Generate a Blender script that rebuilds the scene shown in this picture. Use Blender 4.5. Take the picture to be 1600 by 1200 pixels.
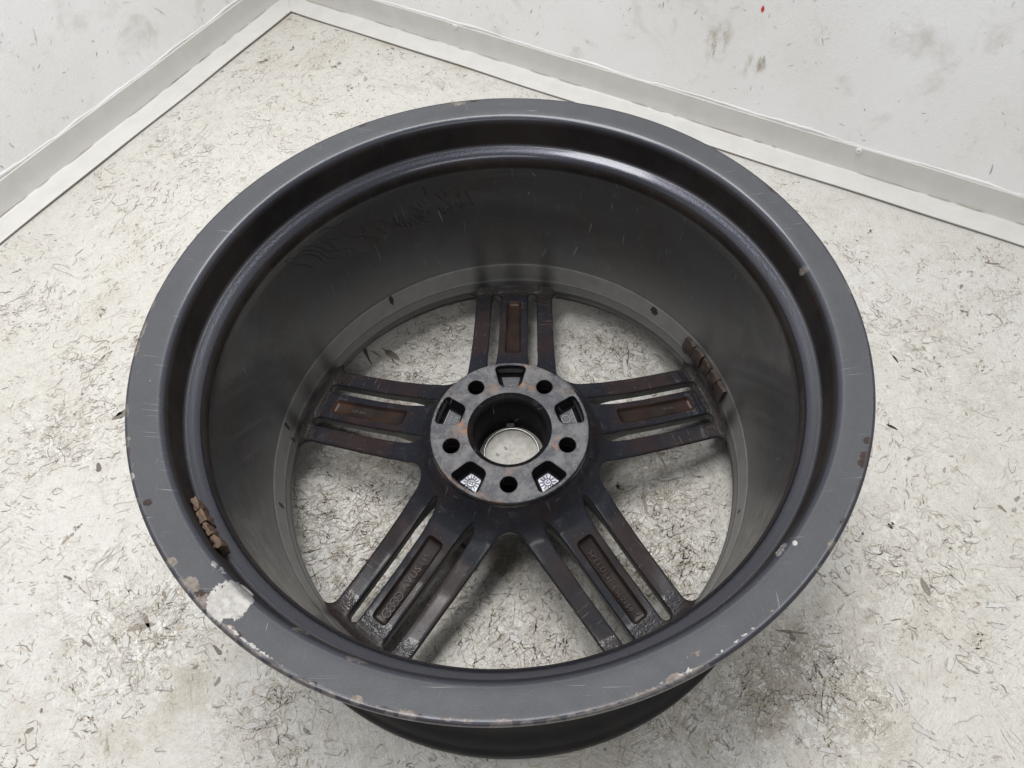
import bpy, bmesh, math, random
import numpy as np
from mathutils import Matrix, Vector
from mathutils.geometry import delaunay_2d_cdt

for o in list(bpy.data.objects):
    bpy.data.objects.remove(o)
scene = bpy.context.scene
COL = scene.collection
rng = np.random.default_rng(7)
random.seed(7)

# ------------------------------------------------------------------ camera
F_PX, PPX, PPY = 1080.54, 32.38, 4.05           # in pixels of the 1600 x 1200 photograph
CAM = np.array([0.0224, -0.3060, 0.6748])
EL, ROLL = 1.01538, -0.022456
fw = np.array([0.0, math.cos(EL), -math.sin(EL)])
rt0 = np.array([1.0, 0.0, 0.0]); up0 = np.cross(rt0, fw)
RT = math.cos(ROLL) * rt0 + math.sin(ROLL) * up0
UP = -math.sin(ROLL) * rt0 + math.cos(ROLL) * up0
cam_data = bpy.data.cameras.new('camera')
cam = bpy.data.objects.new('camera', cam_data)
COL.objects.link(cam)
cam_data.sensor_width = 36.0
cam_data.lens = F_PX / 1600 * 36.0
cam_data.shift_x = -PPX / 1600
cam_data.shift_y = PPY / 1600
cam_data.clip_start = 0.01
cam_data.clip_end = 50
M = Matrix.Identity(4)
for i in range(3):
    M[i][0], M[i][1], M[i][2], M[i][3] = RT[i], UP[i], -fw[i], CAM[i]
cam.matrix_world = M
scene.camera = cam

# ------------------------------------------------------------------ world and lamps
world = bpy.data.worlds.new('World')
scene.world = world
world.use_nodes = True
bg = world.node_tree.nodes['Background']
bg.inputs['Color'].default_value = (0.93, 0.96, 1.0, 1)
bg.inputs['Strength'].default_value = 0.42

def area_lamp(name, loc, target, sx, sy, power, color=(1, 0.99, 0.98)):
    d = bpy.data.lights.new(name, 'AREA')
    d.shape = 'RECTANGLE'; d.size = sx; d.size_y = sy
    d.energy = power; d.color = color
    o = bpy.data.objects.new(name, d)
    COL.objects.link(o)
    o.location = loc
    o.rotation_euler = (Vector(target) - Vector(loc)).to_track_quat('-Z', 'Y').to_euler()
    return o

area_lamp('unseen_lamp', (-0.05, 0.80, 2.05), (0, 0.0, 0.1), 1.25, 0.34, 24)
area_lamp('unseen_lamp', (-0.32, 0.22, 2.20), (0, 0.0, 0.1), 1.2, 0.42, 27)
area_lamp('unseen_lamp', (0.3, -1.70, 2.10), (0, 0.7, 0.2), 1.6, 0.8, 13)  # unseen fill lamp behind the camera, added to brighten the walls

scene.view_settings.view_transform = 'Standard'
scene.view_settings.look = 'None'
scene.view_settings.exposure = 0.08
scene.view_settings.gamma = 1.0
scene.view_settings.use_curve_mapping = False
scene.render.engine = 'CYCLES'
scene.cycles.max_bounces = 6
scene.cycles.caustics_reflective = False
scene.cycles.caustics_refractive = False

# ------------------------------------------------------------------ pixel helpers (a pixel gives a direction only)
def ray(u, v):
    d = fw + RT * (u - 800 - PPX) / F_PX - UP * (v - 600 - PPY) / F_PX
    return d / np.linalg.norm(d)
def on_z(u, v, z=0.0):
    d = ray(u, v); t = (z - CAM[2]) / d[2]
    return CAM + t * d
def on_plane(u, v, p0, n):
    d = ray(u, v); t = ((p0 - CAM) @ n) / (d @ n)
    return CAM + t * d

# ------------------------------------------------------------------ node helpers
class NT:
    def __init__(self, name):
        self.m = bpy.data.materials.new(name); self.m.use_nodes = True
        self.t = self.m.node_tree; self.t.nodes.clear()
        self.out = self.n('ShaderNodeOutputMaterial')
        self.b = self.n('ShaderNodeBsdfPrincipled')
        self.l(self.b.outputs[0], self.out.inputs[0])
    def n(self, typ, **kw):
        x = self.t.nodes.new(typ)
        for k, v in kw.items():
            setattr(x, k, v)
        return x
    def l(self, a, b):
        self.t.links.new(a, b)
    def put(self, sock, v):
        if hasattr(v, 'is_linked') or isinstance(v, bpy.types.NodeSocket): self.l(v, sock)
        else:
            if isinstance(v, (tuple, list)) and len(v) == 3 and sock.type == 'RGBA': v = (*v, 1)
            sock.default_value = v
    def coord(self, kind='Object'):
        return self.n('ShaderNodeTexCoord').outputs[kind]
    def mapping(self, vec, scale=(1, 1, 1), rot=(0, 0, 0), loc=(0, 0, 0)):
        x = self.n('ShaderNodeMapping')
        self.l(vec, x.inputs[0]); x.inputs['Scale'].default_value = scale
        x.inputs['Rotation'].default_value = rot; x.inputs['Location'].default_value = loc
        return x.outputs[0]
    def noise(self, vec, scale, detail=4, rough=0.55, dist=0.0, color=False):
        x = self.n('ShaderNodeTexNoise')
        self.l(vec, x.inputs['Vector']); x.inputs['Scale'].default_value = scale
        x.inputs['Detail'].default_value = detail; x.inputs['Roughness'].default_value = rough
        x.inputs['Distortion'].default_value = dist
        return x.outputs['Color' if color else 'Fac']
    def voro(self, vec, scale, feature='F1', out='Distance', rnd=1.0):
        x = self.n('ShaderNodeTexVoronoi', feature=feature)
        self.l(vec, x.inputs['Vector']); x.inputs['Scale'].default_value = scale
        x.inputs['Randomness'].default_value = rnd
        return x.outputs[out]
    def ramp(self, fac, a, b, lo=0.0, hi=1.0):
        x = self.n('ShaderNodeMapRange', clamp=True)
        x.interpolation_type = 'SMOOTHSTEP'
        self.put(x.inputs[0], fac)
        for i, v in zip((1, 2, 3, 4), (a, b, lo, hi)): self.put(x.inputs[i], v)
        return x.outputs[0]
    def math(self, op, a, b=0.0, c=None):
        x = self.n('ShaderNodeMath', operation=op)
        self.put(x.inputs[0], a); self.put(x.inputs[1], b)
        if c is not None: self.put(x.inputs[2], c)
        return x.outputs[0]
    def mix(self, fac, a, b, mode='MIX'):
        x = self.n('ShaderNodeMix', data_type='RGBA', blend_type=mode)
        self.put(x.inputs[0], fac); self.put(x.inputs[6], a); self.put(x.inputs[7], b)
        return x.outputs[2]
    def attr(self, name, out='Fac'):
        return self.n('ShaderNodeAttribute', attribute_name=name).outputs[out]
    def bump(self, h, strength=0.3, dist=0.001, normal=None):
        x = self.n('ShaderNodeBump')
        x.inputs['Strength'].default_value = strength; x.inputs['Distance'].default_value = dist
        self.l(h, x.inputs['Height'])
        if normal is not None: self.l(normal, x.inputs['Normal'])
        return x.outputs[0]
    def set(self, **kw):
        for k, v in kw.items():
            self.put(self.b.inputs[k.replace('_', ' ')], v)
        return self.m

# ------------------------------------------------------------------ mesh helpers
def link(name, me, mat=None, parent=None):
    o = bpy.data.objects.new(name, me)
    COL.objects.link(o)
    if mat is not None and me is not None:
        me.materials.clear(); me.materials.append(mat)
    if parent is not None: o.parent = parent
    return o
def mesh(verts, faces, smooth=None, name='mesh'):
    me = bpy.data.meshes.new(name)
    me.from_pydata([tuple(map(float, v)) for v in verts], [], [tuple(map(int, f)) for f in faces])
    me.update()
    if smooth is not None:
        for p in me.polygons: p.use_smooth = True
        me.set_sharp_from_angle(angle=math.radians(smooth))
    return me
def fast_mesh(verts, quads, name='mesh'):
    """many quads / tris: numpy arrays"""
    me = bpy.data.meshes.new(name)
    v = np.asarray(verts, np.float32); q = np.asarray(quads, np.int32); k = q.shape[1]
    me.vertices.add(len(v)); me.vertices.foreach_set('co', v.ravel())
    me.loops.add(q.size); me.loops.foreach_set('vertex_index', q.ravel())
    me.polygons.add(len(q))
    me.polygons.foreach_set('loop_start', np.arange(len(q), dtype=np.int32) * k)
    me.polygons.foreach_set('loop_total', np.full(len(q), k, np.int32))
    me.update(calc_edges=True)
    return me
def set_attr(me, name, vals):
    vals = np.asarray(vals, np.float32)
    if vals.ndim == 1:
        a = me.attributes.new(name, 'FLOAT', 'POINT'); a.data.foreach_set('value', vals)
    else:
        a = me.attributes.new(name, 'FLOAT_COLOR', 'POINT')
        a.data.foreach_set('color', np.c_[vals, np.ones(len(vals))].astype(np.float32).ravel())
def empty(name, loc=(0, 0, 0)):
    o = bpy.data.objects.new(name, None)
    COL.objects.link(o); o.location = loc; o.empty_display_size = 0.05
    return o
def tag(o, label=None, cat=None, kind=None, group=None):
    if label: o['label'] = label
    if cat: o['category'] = cat
    if kind: o['kind'] = kind
    if group: o['group'] = group
    return o
def smooth_all(me, ang=35):
    me.polygons.foreach_set('use_smooth', np.ones(len(me.polygons), bool))
    me.set_sharp_from_angle(angle=math.radians(ang)); me.update()

# ================================================================== THE ROOM CORNER
C2 = np.array([-0.38229, 0.88857])              # where the two trim edges meet on the floor
DL = np.array([-0.48659, -0.87363])             # along the left wall, towards the camera
DR = np.array([0.87363, -0.48659])              # along the right wall
LEG, TRIM_H, TRIM_T = 0.0350, 0.0455, 0.0025

# ---- painted strand board material
def board_material(name, base, wall=False):
    t = NT(name); co = t.coord()
    big = t.noise(co, 3.2, 4, .6)
    mid = t.noise(co, 17, 5, .62, .4)
    fine = t.noise(co, 260, 4, .65)
    grit = t.noise(co, 900, 2, .6)
    # strand directions change from cell to cell
    cell = t.n('ShaderNodeTexVoronoi', feature='F1'); t.l(co, cell.inputs['Vector']); cell.inputs['Scale'].default_value = 22
    ang = t.math('MULTIPLY', t.noise(cell.outputs['Position'], 60, 0), 9.0)
    rot = t.n('ShaderNodeVectorRotate', rotation_type='Z_AXIS' if not wall else 'Y_AXIS')
    t.l(co, rot.inputs['Vector']); t.l(ang, rot.inputs['Angle'])
    strand = t.noise(t.mapping(rot.outputs[0], (420, 60, 420)), 1, 3, .6, .6)
    strand2 = t.noise(t.mapping(rot.outputs[0], (900, 170, 900)), 1, 2, .6)
    edge = t.voro(t.mapping(t.mix(.09, co, t.noise(co, 40, 2, .5, 0, True)), (1, 1.9, 1)), 66, 'DISTANCE_TO_EDGE')
    edge_m = t.math('MULTIPLY', t.ramp(edge, 0.008, 0.030, 1, 0), t.ramp(mid, .46, .6))
    wco = t.mix(.05, co, t.noise(co, 90, 3, .6, 0, True))
    edge2 = t.voro(t.mapping(wco, (1.8, 1, 1), (0, 0, .7)), 140, 'DISTANCE_TO_EDGE')
    edge_m = t.math('MAXIMUM', edge_m, t.math('MULTIPLY', t.ramp(edge2, 0.015, 0.05, 1, 0), t.ramp(t.noise(co, 14, 4, .6), .5, .66)))
    pit = t.ramp(strand, .655, .73)
    pit = t.math('MULTIPLY', pit, t.ramp(t.noise(co, 9, 3, .6), .36, .62))
    stain_and_shade = t.attr('stain_and_shade')
    if wall: stain_and_shade = t.math('MULTIPLY', stain_and_shade, t.ramp(t.noise(t.mapping(co, (1, 1, .45)), 90, 5, .65), .36, .62, .15, 1.5))
    c = t.mix(t.ramp(big, .3, .72), tuple(x * 1.03 for x in base), tuple(x * y for x, y in zip(base, (.95, .935, .905))))
    dirty = t.ramp(t.math('ADD', mid, t.math('MULTIPLY', stain_and_shade, .42)), .53, .86)
    c = t.mix(t.math('MULTIPLY', dirty, .55), c, (.40, .345, .265))
    c = t.mix(t.math('MULTIPLY', t.ramp(fine, .5, .74), .35 if not wall else .06), c, (.38, .34, .28))
    c = t.mix(t.math('MULTIPLY', t.ramp(stain_and_shade, .45, 1.0), .65), c, (.27, .235, .19))
    if not wall: c = t.mix(t.ramp(grit, .55, .75, 0, .35), c, (.34, .31, .265))
    if not wall:
        sm1 = t.noise(t.mapping(rot.outputs[0], (34, 85, 34)), 1, 5, .68, .7)
        sm2 = t.noise(t.mapping(co, (70, 120, 70), (0, 0, .5)), 1, 5, .7, .5)
        lump = t.ramp(t.noise(co, 5.5, 4, .6), .34, .62, .25, 1)
        c = t.mix(t.math('MULTIPLY', t.ramp(sm1, .55, .70), t.math('MULTIPLY', lump, .50)), c, (.35, .315, .26))
        c = t.mix(t.math('MULTIPLY', t.ramp(sm2, .60, .70), t.math('MULTIPLY', lump, .55)), c, (.26, .225, .18))
        fl = t.math('MULTIPLY', t.attr('flaky'), t.ramp(t.noise(co, 11, 3, .6), .3, .6, .45, 1))
        rw = t.mix(.035, rot.outputs[0], t.noise(co, 120, 3, .6, 0, True))
        vn = t.n('ShaderNodeTexVoronoi', feature='F1'); t.l(t.mapping(rw, (1, 2.7, 1)), vn.inputs['Vector']); vn.inputs['Scale'].default_value = 92
        sepc = t.n('ShaderNodeSeparateColor'); t.l(vn.outputs['Color'], sepc.inputs[0])
        c = t.mix(t.math('MULTIPLY', t.ramp(sepc.outputs[0], .55, 1.0, 0, .5), fl), c, (.36, .33, .28))
        c = t.mix(t.math('MULTIPLY', t.ramp(sepc.outputs[1], .6, .9, 0, .5), fl), c, (.80, .79, .76))
        ve = t.voro(t.mapping(rw, (1, 2.7, 1)), 92, 'DISTANCE_TO_EDGE')
        vl = t.math('MULTIPLY', t.ramp(ve, .012, .06, 1, 0), t.ramp(t.noise(co, 60, 4, .65), .42, .56))
        ve2 = t.voro(t.mapping(t.mix(.03, co, t.noise(co, 150, 3, .6, 0, True)), (2.2, 1, 1), (0, 0, .4)), 185, 'DISTANCE_TO_EDGE')
        vl2 = t.math('MULTIPLY', t.ramp(ve2, .015, .07, 1, 0), t.ramp(t.noise(t.mapping(co, loc=(4, 2, 0)), 40, 4, .65), .5, .62))
        c = t.mix(t.math('MULTIPLY', t.math('MAXIMUM', vl, vl2), t.math('MULTIPLY', fl, 1.0)), c, (.13, .11, .088))
        c = t.mix(t.math('MULTIPLY', edge_m, .28), c, (.25, .21, .165))
        c = t.mix(t.math('MULTIPLY', pit, .75), c, (.19, .16, .125))
        c = t.mix(t.math('MULTIPLY', t.ramp(strand2, .62, .74), .2), c, (.3, .26, .21))
    h = t.math('ADD', t.math('MULTIPLY', strand, .55), t.math('MULTIPLY', fine, .35))
    h = t.math('ADD', h, t.math('MULTIPLY', mid, 1.0))
    h = t.math('ADD', h, t.math('MULTIPLY', grit, .12))
    t.l(t.bump(h, .8 if not wall else .45, .0032 if not wall else .0014), t.b.inputs['Normal'])
    return t.set(Base_Color=c, Roughness=t.ramp(mid, .3, .7, .5, .68) if not wall else .55)

M_FLOOR = board_material('painted_board_floor', (.565, .555, .528))
M_WALL = board_material('painted_board_wall', (.86, .865, .875), True)

def dirt_material(name):
    t = NT(name)
    return t.set(Base_Color=t.attr('tint', 'Color'), Roughness=.85)
M_DIRT = dirt_material('crevice_dirt')
def chip_material():
    t = NT('painted_flake'); co = t.coord()
    c = t.mix(t.ramp(t.noise(co, 300, 3), .42, .75, 0, .35), t.attr('tint', 'Color'), (.42, .38, .32))
    t.l(t.bump(t.noise(co, 500, 3), .4, .0006), t.b.inputs['Normal'])
    return t.set(Base_Color=c, Roughness=.6)
M_FLAKE = chip_material()

def floor_xy(s, t):            # s along right wall, t along left wall, from the trim corner
    return C2 + np.outer(np.atleast_1d(s), DR) + np.outer(np.atleast_1d(t), DL)

# floor sheet with a map of stains and painted spoke shade
n = 190
ss = np.linspace(-LEG - .003, 2.3, n); tt = np.linspace(-LEG - .003, 2.3, n)
S, T = np.meshgrid(ss, tt, indexing='ij')
P = floor_xy(S.ravel(), T.ravel())
V = np.c_[P, np.zeros(len(P))]
idx = np.arange(n * n).reshape(n, n)
Q = np.stack([idx[:-1, :-1], idx[1:, :-1], idx[1:, 1:], idx[:-1, 1:]], -1).reshape(-1, 4)
N0 = np.cross(V[Q[0, 1]] - V[Q[0, 0]], V[Q[0, 2]] - V[Q[0, 0]])
if N0[2] < 0: Q = Q[:, ::-1]
me = fast_mesh(V, Q, 'floor')
st = np.zeros(len(V))
FLOOR_STAINS_AND_SHADE = [(1310, 1110, .12, .3), (1200, 1060, .06, .25), (1120, 1150, .10, .25), (1430, 960, .04, .4),
                (150, 1080, .10, .25), (330, 1120, .06, .4), (790, 872, .015, 1.5), (640, 1150, .05, .3), (950, 1180, .06, .5),
                (790, 860, .04, .4), (1245, 985, .02, .5), (640, 560, .05, .25), (1020, 735, .05, .35), (540, 720, .05, .3),  # the two side-spoke entries paint the spokes' shade on the floor
                (90, 640, .05, .2), (130, 700, .03, .25)]
for (u, v, r, a) in FLOOR_STAINS_AND_SHADE:
    p = on_z(u, v)[:2]
    st += a * np.exp(-((P - p) ** 2).sum(1) / r ** 2)
# floor darkens towards the trim
st += .35 * np.exp(-np.maximum(np.minimum(S, T).ravel() + .002, 0) / .012)
set_attr(me, 'stain_and_shade', st)
fk = .16 + .75 * np.clip((.235 - np.hypot(P[:, 0], P[:, 1])) / .02, 0, 1)
for (u, v, r, a) in ((110, 670, .06, .6), (210, 990, .07, .7), (300, 960, .05, .6), (1265, 1050, .05, .8), (1340, 1080, .05, .6), (1180, 1090, .06, .5), (1470, 870, .06, .4),
                     (1330, 860, .06, .4), (1080, 1140, .06, .5), (440, 1130, .06, .5), (700, 1185, .06, .5), (1450, 560, .12, .3), (280, 230, .08, .15)):
    fk += a * np.exp(-((P - on_z(u, v)[:2]) ** 2).sum(1) / r ** 2)
set_attr(me, 'flaky', fk.clip(0, 1.1))
floor = link('floor', me, M_FLOOR)
tag(floor, 'off-white painted strand board floor, worn and scuffed', None, 'structure')

# ---- slivers: short tapered dirt-filled crevices
def ribbons(cx, cy, ang, length, width, curv, K=6, taper=1.0, wig=0.0):
    """returns verts (n,K*2,2) of curved tapered ribbons"""
    nn = len(cx); u = np.linspace(-.5, .5, K)[None, :]
    a = ang[:, None] + curv[:, None] * u
    if wig: a = a + wig * rng.standard_normal((nn, K))
    d = length[:, None] / (K - 1)
    x = np.cumsum(np.cos(a) * d, 1); y = np.cumsum(np.sin(a) * d, 1)
    x = x - x.mean(1, keepdims=True) + cx[:, None]; y = y - y.mean(1, keepdims=True) + cy[:, None]
    w = width[:, None] * (1 - taper * np.abs(2 * u) ** 2.2) * (1 + .35 * rng.standard_normal((nn, K))).clip(.3, 1.8) + .00008
    nx, ny = -np.sin(a) * w / 2, np.cos(a) * w / 2
    return np.stack([x + nx, y + ny, x - nx, y - ny], -1)   # n,K,4
def ribbon_mesh(rb, to3d, tint, name):
    nn, K, _ = rb.shape
    v2 = rb.reshape(nn, K, 2, 2).reshape(-1, 2)
    v = to3d(v2)
    base = (np.arange(nn) * K * 2)[:, None]
    k = np.arange(K - 1)[None, :]
    q = np.stack([base + 2 * k, base + 2 * k + 1, base + 2 * k + 3, base + 2 * k + 2], -1).reshape(-1, 4)
    e1 = v[q[0, 1]] - v[q[0, 0]]; e2 = v[q[0, 2]] - v[q[0, 0]]
    me = fast_mesh(v, q, name)
    set_attr(me, 'tint', np.repeat(tint, K * 2, 0))
    return me
def dir_field(x, y, sd=0.0):
    return 2.2 * np.sin(3.1 * x + 1.3 + sd) + 1.7 * np.sin(2.6 * y + .4 + 2 * sd) + 1.1 * np.sin(7.1 * x - 5.2 * y + sd)
def density(x, y, sd=0.0):
    return (.5 + .28 * np.sin(9 * x + 3 * y + sd) + .25 * np.sin(13 * y - 6 * x + 1.1 + sd) + .2 * np.sin(31 * x + 1.7 * sd) * np.sin(27 * y + .6) )

def scatter_floor(nn, sd, s_rng=(0, 1.75), t_rng=(0, 1.75)):
    s = rng.uniform(*s_rng, nn * 3); t = rng.uniform(*t_rng, nn * 3)
    p = floor_xy(s, t)
    keep = rng.random(nn * 3) < density(p[:, 0], p[:, 1], sd).clip(.3, 1)
    # only what the camera's surroundings can show
    keep &= (p[:, 1] > -.75) & (np.abs(p[:, 0]) < 1.25)
    return p[keep][:nn]
def dirt_tint(nn, lo=.14, hi=.42):
    g = rng.uniform(lo, hi, nn)[:, None]
    return g * np.c_[np.ones(nn), rng.uniform(.86, .95, nn), rng.uniform(.68, .86, nn)]

parts = []
# small crevices, gathered in coherent strokes as the strands lie
def clumps(ncl, per, spread, sd):
    c = scatter_floor(ncl, sd); k = np.minimum(rng.geometric(1 / per, len(c)), 90)
    rep = np.repeat(np.arange(len(c)), k); m = len(rep)
    ac = (dir_field(c[:, 0], c[:, 1], sd) * .6 + rng.normal(0, .5, len(c)))[rep]
    sp = (rng.uniform(.3, 1.6, len(c)) * spread)[rep]
    al, ac2 = rng.normal(0, 1.5, m) * sp, rng.normal(0, .7, m) * sp
    x = c[rep, 0] + al * np.cos(ac) - ac2 * np.sin(ac); y = c[rep, 1] + al * np.sin(ac) + ac2 * np.cos(ac)
    tone = rng.uniform(.75, 1.25, len(c))[rep]
    ins_ = ((np.c_[x, y] - C2) @ DR > .003) & ((np.c_[x, y] - C2) @ DL > .003)
    return x[ins_], y[ins_], ac[ins_], tone[ins_]
x, y, a, tone = clumps(2600, 15, .013, 0.0); nn = len(x)
L = np.exp(rng.normal(math.log(.0024), .7, nn)).clip(.0008, .016)
rb1 = ribbons(x, y, a + rng.normal(0, .45, nn), L, (L * np.exp(rng.normal(math.log(.17), .4, nn))).clip(.00022, .0014), rng.normal(0, .5, nn), wig=.25)
t1 = dirt_tint(nn, .26, .48) * tone[:, None]
# pits
x, y, a, tone = clumps(1100, 3, .012, 1.7); nn = len(x)
L = np.exp(rng.normal(math.log(.0030), .6, nn)).clip(.001, .012)
rb2 = ribbons(x, y, a + rng.normal(0, .6, nn), L, L * rng.uniform(.2, .55, nn), rng.normal(0, .9, nn), wig=.3)
t2 = dirt_tint(nn, .22, .42) * tone[:, None]
# hairlines
x, y, a, tone = clumps(1500, 4, .02, 3.1); nn = len(x)
L = np.exp(rng.normal(math.log(.009), .6, nn)).clip(.003, .05)
rb3 = ribbons(x, y, a + rng.normal(0, .35, nn), L, rng.uniform(.00018, .00042, nn), rng.normal(0, .35, nn), K=6, taper=.7, wig=.22)
t3 = dirt_tint(nn, .28, .48)
# single marks that stand out: splinters, a leaf, black crumbs
MK = [(566, 536, 579, 568, 5, .10), (598, 545, 622, 561, 8, .16), (612, 560, 622, 572, 3, .12), (580, 548, 596, 558, 3, .2), (447, 858, 470, 862, 2, .05), (474, 864, 500, 858, 2.5, .05),
      (1395, 556, 1403, 566, 4, .02), (1386, 664, 1402, 671, 4, .02), (1388, 819, 1394, 826, 5, .015), (1393, 816, 1396, 820, 4, .015), (153, 724, 155, 736, 9, .14), (176, 655, 196, 645, 8, .17), (182, 650, 196, 640, 5, .1),
      (40, 1145, 52, 1138, 6, .2), (100, 900, 112, 905, 4, .14), (335, 1010, 345, 1022, 6, .16), (1235, 992, 1242, 1000, 5, .15), (1440, 905, 1452, 930, 8, .2), (1560, 790, 1572, 800, 5, .2),
      (1425, 575, 1440, 582, 4, .1), (1540, 410, 1560, 413, 4, .2), (1500, 485, 1512, 488, 5, .2), (130, 1000, 142, 1010, 5, .2), (870, 1150, 880, 1160, 5, .2), (1005, 770, 1010, 800, 6, .25),
      (1020, 690, 1040, 730, 9, .3), (720, 850, 730, 858, 5, .15), (255, 925, 262, 940, 6, .22), (200, 985, 240, 975, 7, .25), (225, 960, 235, 985, 7, .2), (1215, 985, 1260, 990, 4, .18)]
ca = np.array([on_z(m[0], m[1]) for m in MK]); cb = np.array([on_z(m[2], m[3]) for m in MK]); cm_ = (ca + cb) / 2; cd = cb - ca
Lm = np.hypot(cd[:, 0], cd[:, 1]); nn = len(MK)
rb4 = ribbons(cm_[:, 0], cm_[:, 1], np.arctan2(cd[:, 1], cd[:, 0]), Lm * 1.15, np.array([m[4] for m in MK]) / 1500, rng.normal(0, .3, nn), taper=.75)
t4 = np.array([m[5] for m in MK])[:, None] * np.array([1, .88, .74])
rb = np.concatenate([rb1, rb2, rb3, rb4]); tn = np.concatenate([t1, t2, t3, t4])
to3 = lambda v2: np.c_[v2, np.full(len(v2), .0003)]
o = link('board_crevices', ribbon_mesh(rb, to3, tn, 'board_crevices'), M_DIRT, floor)
tag(o, None, None, 'stuff')

# ---- raised strand flakes: irregular outlines with dirty skirts
def flakes(cx, cy, ang, ln, wd, z0, name, K=12):
    nn = len(cx)
    th = np.linspace(0, 2 * np.pi, K, endpoint=False)[None, :] + rng.normal(0, .12, (nn, K))
    rad = 1 + .22 * rng.standard_normal((nn, K)); rad = rad.clip(.55, 1.5)
    ex = np.sign(np.cos(th)) * np.abs(np.cos(th)) ** .75; ey = np.sign(np.sin(th)) * np.abs(np.sin(th)) ** .75
    px = ex * rad * ln[:, None] / 2; py = ey * rad * wd[:, None] / 2
    def rot(ax, ay):
        c, s = np.cos(ang)[:, None], np.sin(ang)[:, None]
        return cx[:, None] + ax * c - ay * s, cy[:, None] + ax * s + ay * c
    sk = rng.uniform(.00035, .00075, nn)[:, None] * (1 + .5 * rng.standard_normal((nn, K))).clip(.1, 2)
    ox, oy = rot(px * (1 + 2 * sk / ln[:, None]), py * (1 + 2 * sk / wd[:, None]))
    ix, iy = rot(px, py)
    zt = z0[:, None] + rng.normal(0, .00009, (nn, K))
    base = rng.uniform(.44, .54, nn)[:, None] * np.array([1, .985, .945])[None]
    top = np.stack([ix, iy, zt], -1); skirt = np.stack([ox, oy, np.full((nn, K), .00012) + z0[:, None] * .15], -1)
    rim_in = top.copy()
    cen = np.stack([cx, cy, z0 + .0001], -1)[:, None]
    V = np.concatenate([top, rim_in, skirt, cen], 1)                       # nn, 3K+1
    dirt = dirt_tint(nn, .12, .28)[:, None, :]
    fade = (.5 + .5 * np.sin(th + rng.uniform(0, 6.3, nn)[:, None]) + rng.normal(0, .25, (nn, K))).clip(0, 1)[..., None]
    dcol = dirt * fade + base[:, None] * .82 * (1 - fade)
    col = np.concatenate([np.repeat(base[:, None], K, 1), dcol, dcol, base[:, None]], 1)
    k = np.arange(K); k2 = (k + 1) % K
    tri = np.concatenate([np.stack([k, k2, np.full(K, 3 * K)], -1),
                          np.stack([K + k, 2 * K + k, 2 * K + k2], -1), np.stack([K + k, 2 * K + k2, K + k2], -1)])
    F = (tri[None] + (np.arange(nn) * (3 * K + 1))[:, None, None]).reshape(-1, 3)
    me = fast_mesh(V.reshape(-1, 3), F, name)
    set_attr(me, 'tint', col.reshape(-1, 3))
    return me
FCL = [(640, 590, .05, 120), (700, 520, .05, 110), (960, 560, .06, 170), (520, 800, .07, 230), (560, 900, .05, 130), (1040, 800, .07, 190),
      (1000, 860, .06, 140), (860, 1000, .06, 150), (730, 960, .06, 120), (1060, 900, .04, 70), (620, 780, .05, 110),
      (110, 670, .05, 120), (210, 990, .05, 110), (285, 960, .03, 50), (1265, 1050, .035, 110), (1340, 1080, .03, 60), (1180, 1080, .03, 40),
      (1470, 870, .05, 60), (1330, 860, .05, 70), (1500, 930, .04, 40), (1080, 1140, .04, 50), (420, 1110, .03, 50), (470, 1160, .04, 60),
      (700, 1185, .04, 50), (160, 560, .04, 40), (60, 470, .04, 40), (1400, 520, .07, 80), (1540, 450, .06, 50), (280, 230, .06, 50), (180, 300, .06, 40)]
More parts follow.
